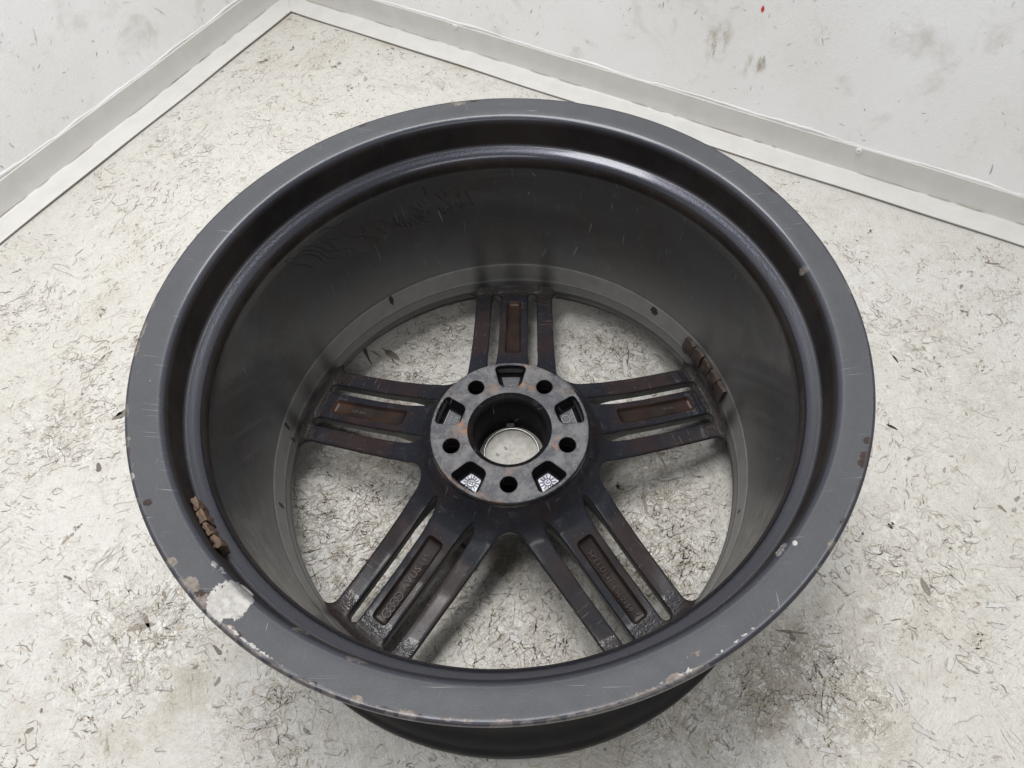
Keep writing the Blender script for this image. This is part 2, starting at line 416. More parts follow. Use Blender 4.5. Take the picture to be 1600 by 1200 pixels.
# strand outlines: wandering, broken contour lines of flakes under the paint
cx, cy, an = [], [], []
for (u, v, r, m) in FCL:
    q = on_z(u, v); m = int(m * (1.7 if (450 < u < 1150 and 440 < v < 1040) else 1.0)); a0 = rng.uniform(0, 6.28)
    cx += list(q[0] + rng.normal(0, r * .6, m)); cy += list(q[1] + rng.normal(0, r * .6, m)); an += list(a0 + rng.normal(0, .8, m))
p = scatter_floor(1700, 5.0)
cx += list(p[:, 0]); cy += list(p[:, 1]); an += list(dir_field(p[:, 0], p[:, 1]) * .6 + rng.normal(0, .6, len(p)))
cx, cy, an = map(np.array, (cx, cy, an))
ins = ((np.c_[cx, cy] - C2) @ DR > .008) & ((np.c_[cx, cy] - C2) @ DL > .008)
cx, cy, an = cx[ins], cy[ins], an[ins]; nn = len(cx)
def contours(cx, cy, an, ln, wd, K=26):
    nn = len(cx)
    th = np.linspace(0, 2 * np.pi, K)[None] * rng.uniform(.45, 1.02, nn)[:, None] + rng.uniform(0, 6.28, nn)[:, None]
    rad = np.ones((nn, K))
    for h_ in (2, 3): rad += rng.normal(0, .45 / h_, nn)[:, None] * np.sin(h_ * th + rng.uniform(0, 6.28, nn)[:, None])
    coarse = rng.normal(0, .16, (nn, 9)); ki = np.linspace(0, 8, K)
    rad = rad.clip(.4, 1.8) + np.stack([np.interp(ki, np.arange(9), r_) for r_ in coarse]) + rng.normal(0, .03, (nn, K))
    ex = np.sign(np.cos(th)) * np.abs(np.cos(th)) ** .7 * rad * ln[:, None] / 2; ey = np.sign(np.sin(th)) * np.abs(np.sin(th)) ** .7 * rad * wd[:, None] / 2
    c, s_ = np.cos(an)[:, None], np.sin(an)[:, None]
    x = cx[:, None] + ex * c - ey * s_; y = cy[:, None] + ex * s_ + ey * c
    tx, ty = np.gradient(x, axis=1), np.gradient(y, axis=1); n_ = np.hypot(tx, ty) + 1e-9
    w = rng.uniform(.00022, .0005, nn)[:, None] * (.62 + .6 * np.sin(th * 1.3 + rng.uniform(0, 6.28, nn)[:, None]) + .3 * rng.standard_normal((nn, K))).clip(.04, 1.7)
    w[:, 0] = w[:, -1] = .00004
    return np.stack([x - ty / n_ * w, y + tx / n_ * w, x + ty / n_ * w, y - tx / n_ * w], -1)
ln = np.exp(rng.normal(math.log(.0085), .6, nn)).clip(.0025, .05); wd = (ln * rng.uniform(.2, .7, nn)).clip(.0015, .014)
rbc = contours(cx, cy, an, ln, wd)
o = link('strand_outlines', ribbon_mesh(rbc, lambda v2: np.c_[v2, np.full(len(v2), .00042)], dirt_tint(nn, .24, .44), 'strand_outlines'), M_DIRT, floor)
tag(o, None, None, 'stuff')
# a few flakes that have really lifted
k_ = rng.choice(nn, 120, replace=False)
o = link('board_flakes', flakes(cx[k_], cy[k_], an[k_], ln[k_].clip(.003, .02), wd[k_].clip(.0012, .005), rng.uniform(.0003, .0007, 120), 'board_flakes'), M_FLAKE, floor)
tag(o, None, None, 'stuff')

# ---- walls
def wall(name, origin, d, nrm, label, seed, stains):
    H, Lw = 1.3, 2.4
    nx, nz = 120, 66
    s = np.linspace(-.05, Lw, nx); z = np.linspace(-.02, H, nz)
    Sg, Zg = np.meshgrid(s, z, indexing='ij')
    lo = np.array([origin[0], origin[1], 0.0]); d3 = np.array([d[0], d[1], 0]); n3 = np.array([nrm[0], nrm[1], 0])
    V = lo + Sg.reshape(-1, 1) * d3 + Zg.reshape(-1, 1) * np.array([0, 0, 1.0])
    idx = np.arange(nx * nz).reshape(nx, nz)
    Q = np.stack([idx[:-1, :-1], idx[1:, :-1], idx[1:, 1:], idx[:-1, 1:]], -1).reshape(-1, 4)
    if np.cross(V[Q[0, 1]] - V[Q[0, 0]], V[Q[0, 2]] - V[Q[0, 0]]) @ n3 < 0: Q = Q[:, ::-1]
    me = fast_mesh(V, Q, name)
    stn = np.zeros(len(V))
    for (u, v, ru, rv, aa) in stains:
        q = on_plane(u, v, lo, n3)
        stn += aa * np.exp(-(((V - q) @ d3) / ru) ** 2 - ((V[:, 2] - q[2]) / rv) ** 2)
    set_attr(me, 'stain_and_shade', stn)
    w = link(name, me, M_WALL)
    tag(w, label, None, 'structure')
    md = w.modifiers.new('thickness', 'SOLIDIFY'); md.thickness = .012; md.offset = -1
    # scuffs and pits in the paint
    m = 5200
    cs, cz = rng.uniform(0, 2.0, m), rng.uniform(.05, .75, m)
    keep = rng.random(m) < density(cs * 1.5, cz * 2, seed).clip(.1, 1)
    cs, cz = cs[keep], cz[keep]; m = len(cs)
    L = np.exp(rng.normal(math.log(.0034), .6, m)).clip(.0012, .022)
    rbw = ribbons(cs, cz, rng.normal(1.1 if d[0] > 0 else 2.2, .8, m), L, (L * rng.uniform(.06, .2, m)).clip(.0003, .0014), rng.normal(0, .6, m))
    g = rng.uniform(.38, .70, m)[:, None] * np.array([1, .98, .93])
    to = lambda v2: lo + v2[:, :1] * d3 + v2[:, 1:] * np.array([0, 0, 1.0]) + n3 * .0004
    o = link('wall_scuffs', ribbon_mesh(rbw, to, g, 'wall_scuffs'), M_DIRT, w); tag(o, None, None, 'stuff')
    return w, lo, d3, n3
WO = C2 - DL * (LEG + TRIM_T) - DR * (LEG + TRIM_T)
wl = wall('wall_left', WO, DL, DR, 'white painted board wall with fine scuffs', 1.0,
          [(50, 130, .004, .004, .9), (270, 265, .03, .02, .2)])
wr = wall('wall_right', WO, DR, DL, 'white painted board wall with grey smears and a red speck', 2.2,
          [(1110, 80, .010, .03, .75), (1125, 60, .008, .02, .5), (1190, 100, .012, .012, .7), (1095, 130, .008, .02, .5), (1050, 20, .008, .02, .6),
           (1280, 60, .015, .05, .35), (1170, 105, .02, .015, .4), (1505, 80, .008, .02, .4), (1080, 180, .008, .03, .35)])
# red paint speck on the right wall
q = on_plane(1193, 14, wr[1], wr[3])
b2 = np.array([[0, 0], [.4, .9], [.1, 1.9], [-.5, 2.6], [-.9, 1.2], [-.6, .1]]) * .0032
vv = [q + wr[2] * b[0] + np.array([0, 0, b[1] - .004]) + wr[3] * .0006 for b in b2]
t = NT('red_paint'); t.set(Base_Color=(.6, .03, .04), Roughness=.5)
mr = mesh(vv, [tuple(range(6))]); o = link('paint_speck', mr, t.m, wr[0])
md = o.modifiers.new('thickness', 'SOLIDIFY'); md.thickness = .0005

# ---- angle trim along both walls
def trim_material():
    t = NT('painted_trim'); co = t.coord()
    n1 = t.noise(co, 30, 4, .6); n2 = t.noise(t.mapping(co, (1, 1, 3)), 160, 4, .65)
    c = t.mix(t.ramp(n1, .35, .7), (.585, .578, .555), (.55, .542, .515))
    c = t.mix(t.ramp(n2, .62, .78, 0, .25), c, (.42, .38, .32))
    t.l(t.bump(t.math('ADD', n1, t.math('MULTIPLY', n2, .4)), .35, .0012), t.b.inputs['Normal'])
    return t.set(Base_Color=c, Roughness=.5)
M_TRIM = trim_material()
t = NT('painted_caulk'); co = t.coord()
t.l(t.bump(t.noise(co, 220, 4), .5, .001), t.b.inputs['Normal']); M_CAULK = t.set(Base_Color=(.74, .74, .735), Roughness=.45)
t = NT('screw_paint'); M_SCREW = t.set(Base_Color=(.66, .65, .62), Roughness=.38)

def smooth_noise(m, w=7):
    return np.convolve(rng.standard_normal(m + w - 1), np.ones(w) / math.sqrt(w), 'valid')
def trim(name, d, nrm, side, label, screws):
    """d along the wall away from the corner, nrm into the room; mitred at the corner"""
    root = empty(name, (C2[0], C2[1], 0))
    Lw = 1.9
    zb, zt = .0026, .0052
    # cross-section (n, z), n = distance into the room from the trim's floor edge line
    sec = [(0, zb), (.0004, zt - .0008), (-.0008, zt), (-.020, zt + .0003), (-LEG + .003, zt + .0008), (-LEG + .0008, zt + .0022), (-LEG, zt + .005),
           (-LEG - .0003, .025), (-LEG - .0002, TRIM_H - .001), (-LEG - .001, TRIM_H), (-LEG - TRIM_T + .0002, TRIM_H), (-LEG - TRIM_T + .0002, zb)]
    K = len(sec)
    st_ = np.concatenate([[0.0], np.linspace(.02, Lw, 90)])
    V = []
    for j, s_ in enumerate(st_):
        for (nn_, z_) in sec:
            wob = .0006 * math.sin(s_ * 9 + side) + .0004 * math.sin(s_ * 31 + nn_ * 90)
            ss_ = s_ if j else nn_ + .0003           # mitre: starts on the diagonal
            q = d * ss_ + nrm * (nn_ + (wob if nn_ > -.02 else wob * .2))
            V.append((q[0], q[1], z_ + .0004 * math.sin(s_ * 17 + 2 * side) * (z_ > .002)))
    F = []
    for j in range(len(st_) - 1):
        for k in range(K):
            k2 = (k + 1) % K
            F.append((j * K + k, j * K + k2, (j + 1) * K + k2, (j + 1) * K + k))
    F.append(tuple(range(K))); F.append(tuple((len(st_) - 1) * K + k for k in range(K))[::-1])
    me = mesh(V, F, 30)
    bm = bmesh.new(); bm.from_mesh(me); bmesh.ops.recalc_face_normals(bm, faces=bm.faces); bm.to_mesh(me); bm.free()
    link('angle_strip', me, M_TRIM, root)
    # lumpy caulk bead on top of the wall leg
    V, F = [], []; ns, kk = 420, 7
    sv = np.linspace(-LEG + .002, Lw, ns)
    r1 = .0016 + .0007 * np.sin(sv * 23 + side) + .0006 * np.sin(sv * 57 + 1) + .0005 * smooth_noise(ns)
    up = .0016 * np.sin(sv * 14 + 2 * side) + .0013 * np.sin(sv * 37) + .0009 * smooth_noise(ns)
    r1 = r1.clip(.0006, .0045) * .45; up = up * .6
    for s_, r_, u_ in zip(sv, r1, up):
        for k in range(kk):
            a_ = math.pi * k / (kk - 1)
            q = d * s_ + nrm * (-LEG - TRIM_T - .0004 + math.sin(a_) * (r_ * .6 + .0009))
            V.append((q[0], q[1], TRIM_H + .0012 + u_ + math.cos(a_) * (r_ + .0016)))
    for j in range(ns - 1):
        for k in range(kk - 1):
            F.append((j * kk + k, j * kk + k + 1, (j + 1) * kk + k + 1, (j + 1) * kk + k))
    me = mesh(V, F, 60)
    bm = bmesh.new(); bm.from_mesh(me); bmesh.ops.recalc_face_normals(bm, faces=bm.faces); bm.to_mesh(me); bm.free()
    link('caulk_bead', me, M_CAULK, root)
    for (u, v) in screws:
        p0 = np.array([*(C2 - nrm * LEG), 0.0]); n3 = np.array([*nrm, 0.0])
        q = on_plane(u, v, p0, n3) - np.array([C2[0], C2[1], 0])
        d3 = np.array([*d, 0.0]); z3 = np.array([0, 0, 1.0])
        V, F = [], []
        rings = [(.0046, -.0004), (.0046, .0006), (.0040, .0014), (.0026, .0019), (.0014, .0017), (.0012, .0009)]
        for (rr, hh) in rings:
            for k in range(20):
                a_ = 2 * math.pi * k / 20
                rr_ = rr * (1 if rr > .0013 else 1 + .6 * math.cos(4 * a_))
                V.append(q + d3 * math.cos(a_) * rr_ + z3 * math.sin(a_) * rr_ + n3 * hh)
        for j in range(len(rings) - 1):
            for k in range(20): F.append((j * 20 + k, j * 20 + (k + 1) % 20, (j + 1) * 20 + (k + 1) % 20, (j + 1) * 20 + k))
        F.append(tuple(5 * 20 + k for k in range(20)))
        me = mesh(V, F, 40)
        bm = bmesh.new(); bm.from_mesh(me); bmesh.ops.recalc_face_normals(bm, faces=bm.faces); bm.to_mesh(me); bm.free()
        link('screw_head', me, M_SCREW, root)
    # broken dark line where the two legs meet
    mg = 70
    sg = rng.uniform(0, Lw, mg); lg = rng.uniform(.006, .05, mg); V, F = [], []
    for s_, l_ in zip(sg, lg):
        w_ = rng.uniform(.0002, .0005); b0 = len(V); z_ = zt + .0030 + rng.normal(0, .0004)
        for e_, f_ in ((0, .2), (.3, 1), (.7, 1), (1, .2)):
            q = d * (s_ + l_ * e_)
            for hh in (-1, 1):
                qq = q + nrm * (-LEG + .0011 - .0006 * hh * f_)
                V.append((qq[0], qq[1], z_ + .0006 + w_ * hh * f_))
        F += [(b0 + 2 * k, b0 + 2 * k + 2, b0 + 2 * k + 3, b0 + 2 * k + 1) for k in range(3)]
    me = mesh(V, F); set_attr(me, 'tint', dirt_tint(len(V), .34, .5)); o = link('joint_line', me, M_DIRT, root); tag(o, None, None, 'stuff')
    tag(root, label, 'trim')
    return root
trim('angle_trim', DL, DR, 0, 'white angle trim without screws at the foot of the plain clean wall', [])
trim('angle_trim', DR, DL, 1.4, 'white angle trim with round screw heads along the smeared wall', [(1342, 236), (711, 42)])

# ================================================================== THE WHEEL
PHI = -0.01595                                   # turn of the wheel about its axis
wheel = empty('alloy_wheel')
tag(wheel, 'dark grey five-spoke alloy car wheel lying face down, scuffed with peeling paint', 'wheel')

# ---- dark paint with wear
def paint_material(name, base, rough=(.3, .46), brown=0.0, flake=.0, coat=.25, speck=True, castr=None, spec=.5, browncol=(.036, .019, .015)):
    t = NT(name); co = t.coord()
    n1 = t.noise(co, 11, 4, .6); n2 = t.noise(co, 60, 5, .65); n3 = t.noise(co, 1700, 2, .5)
    c = t.mix(t.ramp(n1, .3, .7), base, tuple(x * y for x, y in zip(base, (.82, .82, .84))))
    if brown:
        c = t.mix(t.math('MULTIPLY', t.ramp(t.noise(co, 14, 3, .6, .5), .42, .66), brown), c, browncol)
    c = t.mix(t.ramp(n2, .60, .85, 0, .35 if speck else .14), c, (.16, .16, .17))
    if flake:
        c = t.mix(t.ramp(n3, .5, .8, 0, flake), c, (.34, .35, .42))
    if speck:
        sp = t.voro(co, 150); spm = t.math('MULTIPLY', t.ramp(sp, .05, .10, 1, 0), t.ramp(t.noise(co, 40, 2), .5, .6))
        c = t.mix(t.math('MULTIPLY', spm, .7), c, (.012, .011, .01))
        sp2 = t.voro(t.mapping(co, loc=(3, 1, 2)), 210); c = t.mix(t.math('MULTIPLY', t.ramp(sp2, .035, .07, 1, 0), .6), c, (.4, .39, .37))
    # scratches
    sc = t.noise(t.mapping(co, (25, 900, 25), (0, 0, .6)), 1, 2, .6)
    sc2 = t.noise(t.mapping(co, (700, 30, 30), (0, 0, -.5)), 1, 2, .6)
    scm = t.math('MULTIPLY', t.math('MAXIMUM', t.ramp(sc, .69, .76), t.ramp(sc2, .70, .77)), .5)
    c = t.mix(scm, c, (.25, .25, .26))
    h = t.math('ADD', t.math('MULTIPLY', n2, .5), t.math('MULTIPLY', n3, .25))
    r = t.ramp(n2, .3, .7, *rough)
    if castr is not None:
        rn = t.n('ShaderNodeVectorMath', operation='LENGTH')
        t.l(t.mapping(co, (1, 1, 0)), rn.inputs[0])
        cm = t.ramp(rn.outputs['Value'], castr[0], castr[1])
        cb = t.noise(t.mapping(co, (1, 1, .5)), 230, 2, .5, 1.0)
        h = t.math('ADD', h, t.math('MULTIPLY', t.math('MULTIPLY', cb, cm), 11))
    h = t.math('ADD', h, t.math('MULTIPLY', t.attr('gloss'), t.math('MULTIPLY', t.noise(co, 500, 3, .6), .9)))
    nb = t.bump(h, .22, .0009)
    gr = t.math('MULTIPLY', t.attr('grime_and_shade'), t.ramp(n2, .25, .6, .75, 1))
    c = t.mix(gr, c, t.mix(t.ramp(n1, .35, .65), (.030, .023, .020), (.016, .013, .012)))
    dust_and_pale = t.math('MULTIPLY', t.attr('dust_and_pale'), t.ramp(n2, .2, .7, .7, 1))
    c = t.mix(dust_and_pale, c, (.215, .212, .203))
    r = t.mix(t.math('MAXIMUM', gr, dust_and_pale), r, (.62, .62, .62))
    # worn masks painted on the casting: R bare tan metal, G pale primer and pale streaks, B dark rust
    w = t.n('ShaderNodeSeparateColor'); t.l(t.attr('wear', 'Color'), w.inputs[0])
    jag = t.math('ADD', t.math('MULTIPLY', t.math('SUBTRACT', t.noise(co, 110, 3, .6), .5), .9), t.math('MULTIPLY', t.math('SUBTRACT', t.noise(co, 520, 4, .65), .5), .7))
    tan_n = t.noise(co, 240, 5, .7)
    for ch, ca, cb_ in ((2, (.035, .020, .016), (.012, .010, .010)), (0, (.19, .165, .145), (.075, .060, .050)), (1, (.40, .39, .375), (.27, .257, .243))):
        m = t.ramp(t.math('ADD', w.outputs[ch], jag), .47, .53)
        m = t.math('MULTIPLY', m, t.ramp(w.outputs[ch], .04, .10))
        c = t.mix(m, c, t.mix(t.ramp(tan_n, .35, .68), ca, cb_))
        r = t.mix(m, r, (.7, .7, .7))
    t.l(nb, t.b.inputs['Normal'])
    gl = t.attr('gloss')
    c = t.mix(t.math('MULTIPLY', gl, .9), c, (.040, .042, .055))
    r = t.mix(gl, r, (.27, .27, .27))
    cw = t.math('MULTIPLY', t.math('MAXIMUM', t.math('MULTIPLY', gl, .5), coat), t.math('SUBTRACT', 1, t.math('MAXIMUM', gr, dust_and_pale)))
    sl = t.math('MULTIPLY', t.math('SUBTRACT', 1, t.math('MULTIPLY', gr, .7)), t.math('MAXIMUM', spec, t.math('MULTIPLY', t.attr('gloss'), .5)))
    return t.set(Base_Color=c, Roughness=r, Coat_Weight=cw, Coat_Roughness=.1, Specular_IOR_Level=sl, Metallic=t.math('MULTIPLY', gl, .75))
M_LIP = paint_material('satin_grey_paint', (.029, .031, .037), (.43, .47), 0, .09, .0, False, None, .3)
M_BARREL = paint_material('barrel_paint', (.040, .040, .042), (.30, .46), .8, .12, .15, True, None, .5, (.040, .032, .027))
M_SPOKE = paint_material('spoke_paint', (.016, .017, .022), (.15, .27), .55, .06, .3, True, (.193, .199), .4)
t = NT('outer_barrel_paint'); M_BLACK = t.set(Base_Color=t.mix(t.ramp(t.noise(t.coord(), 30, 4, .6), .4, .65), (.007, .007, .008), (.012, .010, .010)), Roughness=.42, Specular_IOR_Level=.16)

# ---- lathe
def refine(prof, step):
    out = [prof[0]]
    for a, b in zip(prof[:-1], prof[1:]):
        L = math.dist(a, b); k = max(1, int(math.ceil(L / step)))
        for i in range(1, k + 1): out.append((a[0] + (b[0] - a[0]) * i / k, a[1] + (b[1] - a[1]) * i / k))
    return out
def chaikin(p, it=2):
    for _ in range(it):
        q = [p[0]]
        for a, b in zip(p[:-1], p[1:]):
            q += [(.75 * a[0] + .25 * b[0], .75 * a[1] + .25 * b[1]), (.25 * a[0] + .75 * b[0], .25 * a[1] + .75 * b[1])]
        q.append(p[-1]); p = q
    return p
def lathe(prof, N, closed=False):
    prof = np.array(prof); K = len(prof)
    th = np.linspace(0, 2 * np.pi, N, endpoint=False)
    V = np.stack([np.outer(np.cos(th), prof[:, 0]), np.outer(np.sin(th), prof[:, 0]), np.tile(prof[:, 1], (N, 1))], -1).reshape(-1, 3)
    i = np.arange(N)[:, None]; k = np.arange(K if closed else K - 1)[None]
    i2 = (i + 1) % N; k2 = (k + 1) % K
    Q = np.stack([i * K + k, i2 * K + k, i2 * K + k2, i * K + k2], -1).reshape(-1, 4)
    return V, Q

inner_prof = [(.2215, .036), (.2196, .041), (.2188, .0455), (.2192, .0478), (.2197, .0490), (.2199, .0590), (.2201, .0602), (.2209, .0608), (.2230, .0835), (.2232, .0845), (.2240, .0850),
              (.2262, .110), (.2290, .160), (.2308, .198), (.2310, .206), (.2304, .2125), (.2294, .2170), (.2288, .2215), (.2293, .2250), (.2308, .2283), (.2334, .2306), (.2366, .2324), (.2390, .2340)]
lip_prof = [(.2390, .2340), (.2402, .2350), (.2406, .2375), (.2407, .242), (.2408, .250), (.2406, .2560), (.2407, .2588), (.2418, .2616), (.2440, .2636), (.2465, .2645), (.2500, .2654), (.2560, .2667), (.2615, .2680),
            (.2636, .2684), (.2650, .2676), (.2656, .2655), (.2654, .2620), (.2642, .2596), (.2620, .2585), (.2570, .2562), (.2545, .2530)]
outer_prof = [(.2545, .2530), (.2530, .2450), (.2470, .2380), (.2450, .225), (.2440, .200), (.2380, .190), (.2370, .130), (.2400, .110), (.2450, .070), (.2480, .055), (.2560, .046),
              (.2590, .040), (.2600, .036), (.2640, .032), (.2652, .0265), (.2655, .014), (.2640, .007), (.2600, .003), (.2530, .0015), (.2420, .006), (.2330, .020), (.2240, .033), (.2215, .036)]

def wear_map(V, spots):
    """soft blobs; spots are (x, y, z, rx, ry, channel, amount, angle)"""
    W = np.zeros((len(V), 3))
    for (p, ra, rt, ch, am) in spots:
        th = math.atan2(p[1], p[0])
        er = np.array([math.cos(th), math.sin(th), 0]); et = np.array([-math.sin(th), math.cos(th), 0])
        dv = V - p
        d2 = ((dv @ er) / ra) ** 2 + ((dv @ et) / rt) ** 2 + (dv[:, 2] / max(ra, .008)) ** 2
        W[:, ch] = np.maximum(W[:, ch], am * np.clip(1.35 - .85 * np.sqrt(d2), 0, 1))
    return W
ZL = .268
def lip_spot(u, v, ra, rt, ch, am=1.0, z=ZL):
    k = np.interp(v, [150, 700, 950, 1100], [.8, .55, .8, .5]) / 1000
    return (on_z(u, v, z), ra * k, rt * k, ch, am)
SPOTS = [lip_spot(652, 474, 5, 11, 2, 1.2, .068), lip_spot(1000, 480, 6, 9, 2, 1.2, .078), lip_spot(1020, 487, 5, 8, 2, 1.2, .078), lip_spot(994, 496, 4, 7, 2, 1.1, .060), lip_spot(612, 470, 3, 3, 2, 1.2, .078), lip_spot(448, 667, 5, 3, 2, 1.2, .075), lip_spot(459, 685, 5, 3, 2, 1.2, .062), lip_spot(440, 790, 4, 3, 2, 1, .07), lip_spot(1158, 800, 4, 4, 2, .9, .07),
         lip_spot(360, 936, 15.5, 14.5, 1, 1.15, .266), lip_spot(350, 944, 13, 12, 1, 1.1, .266), lip_spot(318, 942, 9, 8, 0, .8),
         lip_spot(268, 878, 4.5, 5, 0), lip_spot(556, 1094, 5, 7, 0), lip_spot(637, 1119, 7, 10, 0), lip_spot(786, 1133, 6, 10, 0), lip_spot(866, 1130, 6, 10, 0),
         lip_spot(1056, 1065, 8, 9, 0), lip_spot(955, 1108, 5, 15, 0), lip_spot(985, 1100, 6, 14, 0), lip_spot(1012, 1090, 7, 14, 0), lip_spot(1035, 1082, 5, 10, 0),
         lip_spot(700, 1124, 3, 5, 0, .8), lip_spot(730, 1127, 3, 6, 0, .8),
         lip_spot(268, 415, 4, 12, 0, .9), lip_spot(250, 446, 4.5, 14, 0, .95), lip_spot(235, 478, 4, 14, 0, .95), lip_spot(222, 515, 4, 14, 0, .95), lip_spot(213, 545, 4, 12, 0, .9),
         lip_spot(716, 159, 6, 9, 0), lip_spot(741, 157, 3, 6, 2), lip_spot(1256, 421, 5, 5, 0, 1, .262), lip_spot(1275, 465, 3, 5, 2, .9, .258), lip_spot(1282, 490, 3, 7, 2, .9, .258),
         lip_spot(1356, 688, 5, 6, 2), lip_spot(1352, 712, 5, 6, 2), lip_spot(1348, 725, 6, 6, 2), lip_spot(1330, 800, 3, 4, 2, .8),
         lip_spot(213, 784, 4, 6, 0, .8), lip_spot(230, 785, 5, 4, 2, .8), lip_spot(206, 745, 3, 5, 1, .8), lip_spot(300, 910, 5, 9, 0, .75), lip_spot(318, 935, 6, 10, 2, .8),
         lip_spot(335, 965, 4, 9, 0, .8), lip_spot(355, 985, 5, 9, 0, .75), lip_spot(370, 995, 4, 8, 2, .8), lip_spot(490, 1070, 4, 4, 2, .8),
         lip_spot(1085, 1025, 5, 12, 0, .6, .262), lip_spot(1220, 860, 3, 7, 1, .7, .264), lip_spot(1226, 850, 3, 5, 1, .7, .264), lip_spot(1243, 848, 2.5, 3, 1, .8, .265),
         lip_spot(555, 1030, 4, 14, 0, .55, .263), lip_spot(470, 985, 3, 14, 0, .55, .262), lip_spot(345, 890, 4, 6, 1, .6, .264), lip_spot(335, 882, 3, 5, 1, .6, .264),
         lip_spot(1130, 1025, 2, 3, 2, .9), lip_spot(1144, 1016, 2, 3, 2, .9), lip_spot(1107, 1039, 2, 4, 2, .9), lip_spot(233, 594, 3, 7, 1, .62),
         (np.array([.16, -.2110, .02]), .012, .05, 0, .95)]
for k in range(70):      # small chips all along the lip edge, denser on the worn side
    a = rng.normal(-1.75, .8)
    SPOTS.append((np.array([.2645 * math.cos(a), .2645 * math.sin(a), .2665]), rng.uniform(.0015, .0035), rng.uniform(.002, .008), int(rng.choice([0, 2, 2])), rng.uniform(.65, .95)))

def lathe_part(name, prof, mat, N, label=None, spots=True, extra=None):
    V, Q = lathe(prof, N)
    me = fast_mesh(V, Q, name)
    W = wear_map(V, SPOTS) if spots else np.zeros((len(V), 3))
    if extra is not None: W = np.maximum(W, extra(V))
    set_attr(me, 'wear', W)
    rV = np.hypot(V[:, 0], V[:, 1]); zV = V[:, 2]; thV = np.arctan2(V[:, 1], V[:, 0])
    sst = lambda x, a, b: (lambda q: q * q * (3 - 2 * q))(np.clip((x - a) / (b - a), 0, 1))
    inn = rV < .2470
    # brake dust baked into the groove under the lip, and fanning up the barrel from each spoke root
    grime_and_shade = .9 * sst(zV, .2345, .2365) * sst(zV, .2600, .2575) * (rV < .2425)
    grime_and_shade = np.maximum(grime_and_shade, .97 * sst(zV, .2140, .2175) * sst(zV, .2278, .2262))  # black band under the shoulder: dark reflections painted into the colour
    grime_and_shade = np.maximum(grime_and_shade, .8 * sst(zV, .2572, .2585) * sst(zV, .2622, .2610) * (rV < .2440))  # dark reflection painted on the lip's inner rounding too
    for a_s in (90, 162, 234, 306, 18):
        dth = np.angle(np.exp(1j * (thV - math.radians(a_s) - PHI)))
        for off, wd_, am_ in ((0, .085, .55), (.165, .05, .65), (-.165, .05, .65), (0, .22, .35)):
            grime_and_shade = np.maximum(grime_and_shade, am_ * np.exp(-((dth - off) / wd_) ** 2) * np.clip(1 - (zV - .05) / .085, 0, 1) ** .8 * (rV < .2400))
    set_attr(me, 'grime_and_shade', grime_and_shade)
    dust_and_pale = 1.0 * sst(zV, .0600, .0612) * sst(zV, .0852, .0845) + .7 * sst(zV, .0475, .049) * sst(zV, .0602, .0595) + .5 * sst(zV, .0852, .0858) * np.clip(1 - (zV - .086) / .075, 0, 1) ** 1.5  # ledge dust, plus a paler fade towards the barrel's foot
    set_attr(me, 'dust_and_pale', dust_and_pale * (rV < .2400) * np.clip(1 - 1.5 * grime_and_shade, 0, 1))
    set_attr(me, 'gloss', inn * (sst(zV, .2262, .2275) * sst(zV, .2342, .2334) + .6 * sst(zV, .2600, .2612) * sst(rV, .2465, .2445)) + .6 * sst(rV, .2618, .2634) * (zV > .262))
    bm = bmesh.new(); bm.from_mesh(me); bmesh.ops.recalc_face_normals(bm, faces=bm.faces); bm.to_mesh(me); bm.free()
    smooth_all(me, 60)
    o = link(name, me, mat, wheel)
    if label: o['label'] = label
    return o
def lip_edge_marks(V):
    W = np.zeros((len(V), 3)); r = np.hypot(V[:, 0], V[:, 1]); th = np.arctan2(V[:, 1], V[:, 0])
    near = .5 - .5 * np.sin(th)
    outer = np.clip((r - .2605) / .0045, 0, 1) * (V[:, 2] > .2585)
    deg = np.degrees(th) % 360
    left = np.exp(-((deg - 163) / 16) ** 2); bottom = np.exp(-((deg - 255) / 48) ** 2); right = np.exp(-((deg - 335) / 20) ** 2)
    lumps = .5 + .5 * np.sin(deg * .9 + 2 * np.sin(deg * .23)) * np.sin(deg * .37 + 1)
    W[:, 0] = outer * (.47 * left + bottom * (.22 + .26 * lumps) + .25 * right)
    W[:, 1] = np.exp(-((r - .2615) / .0018) ** 2) * (V[:, 2] > .264) * (np.exp(-((deg - 237) / 10) ** 2) * .36 + np.exp(-((deg - 300) / 16) ** 2) * .36 + .2 * bottom)  # pale streaks along the near lip edge
    W[:, 2] = ((r > .2643) & (V[:, 2] > .258)) * (.30 + .42 * near)
    return W
barrel = lathe_part('barrel', refine(inner_prof[:15] + chaikin(inner_prof[14:], 2)[1:], .004), M_BARREL, 720, 'dark inner barrel with paint cracks')
lip = lathe_part('rim_lip', refine(chaikin(lip_prof, 2), .0016), M_LIP, 1440, 'satin grey rim lip with chipped paint and a pale bare patch', True, lip_edge_marks)
front = lathe_part('front_flange', refine(chaikin(outer_prof, 2), .005), M_BLACK, 720, None)
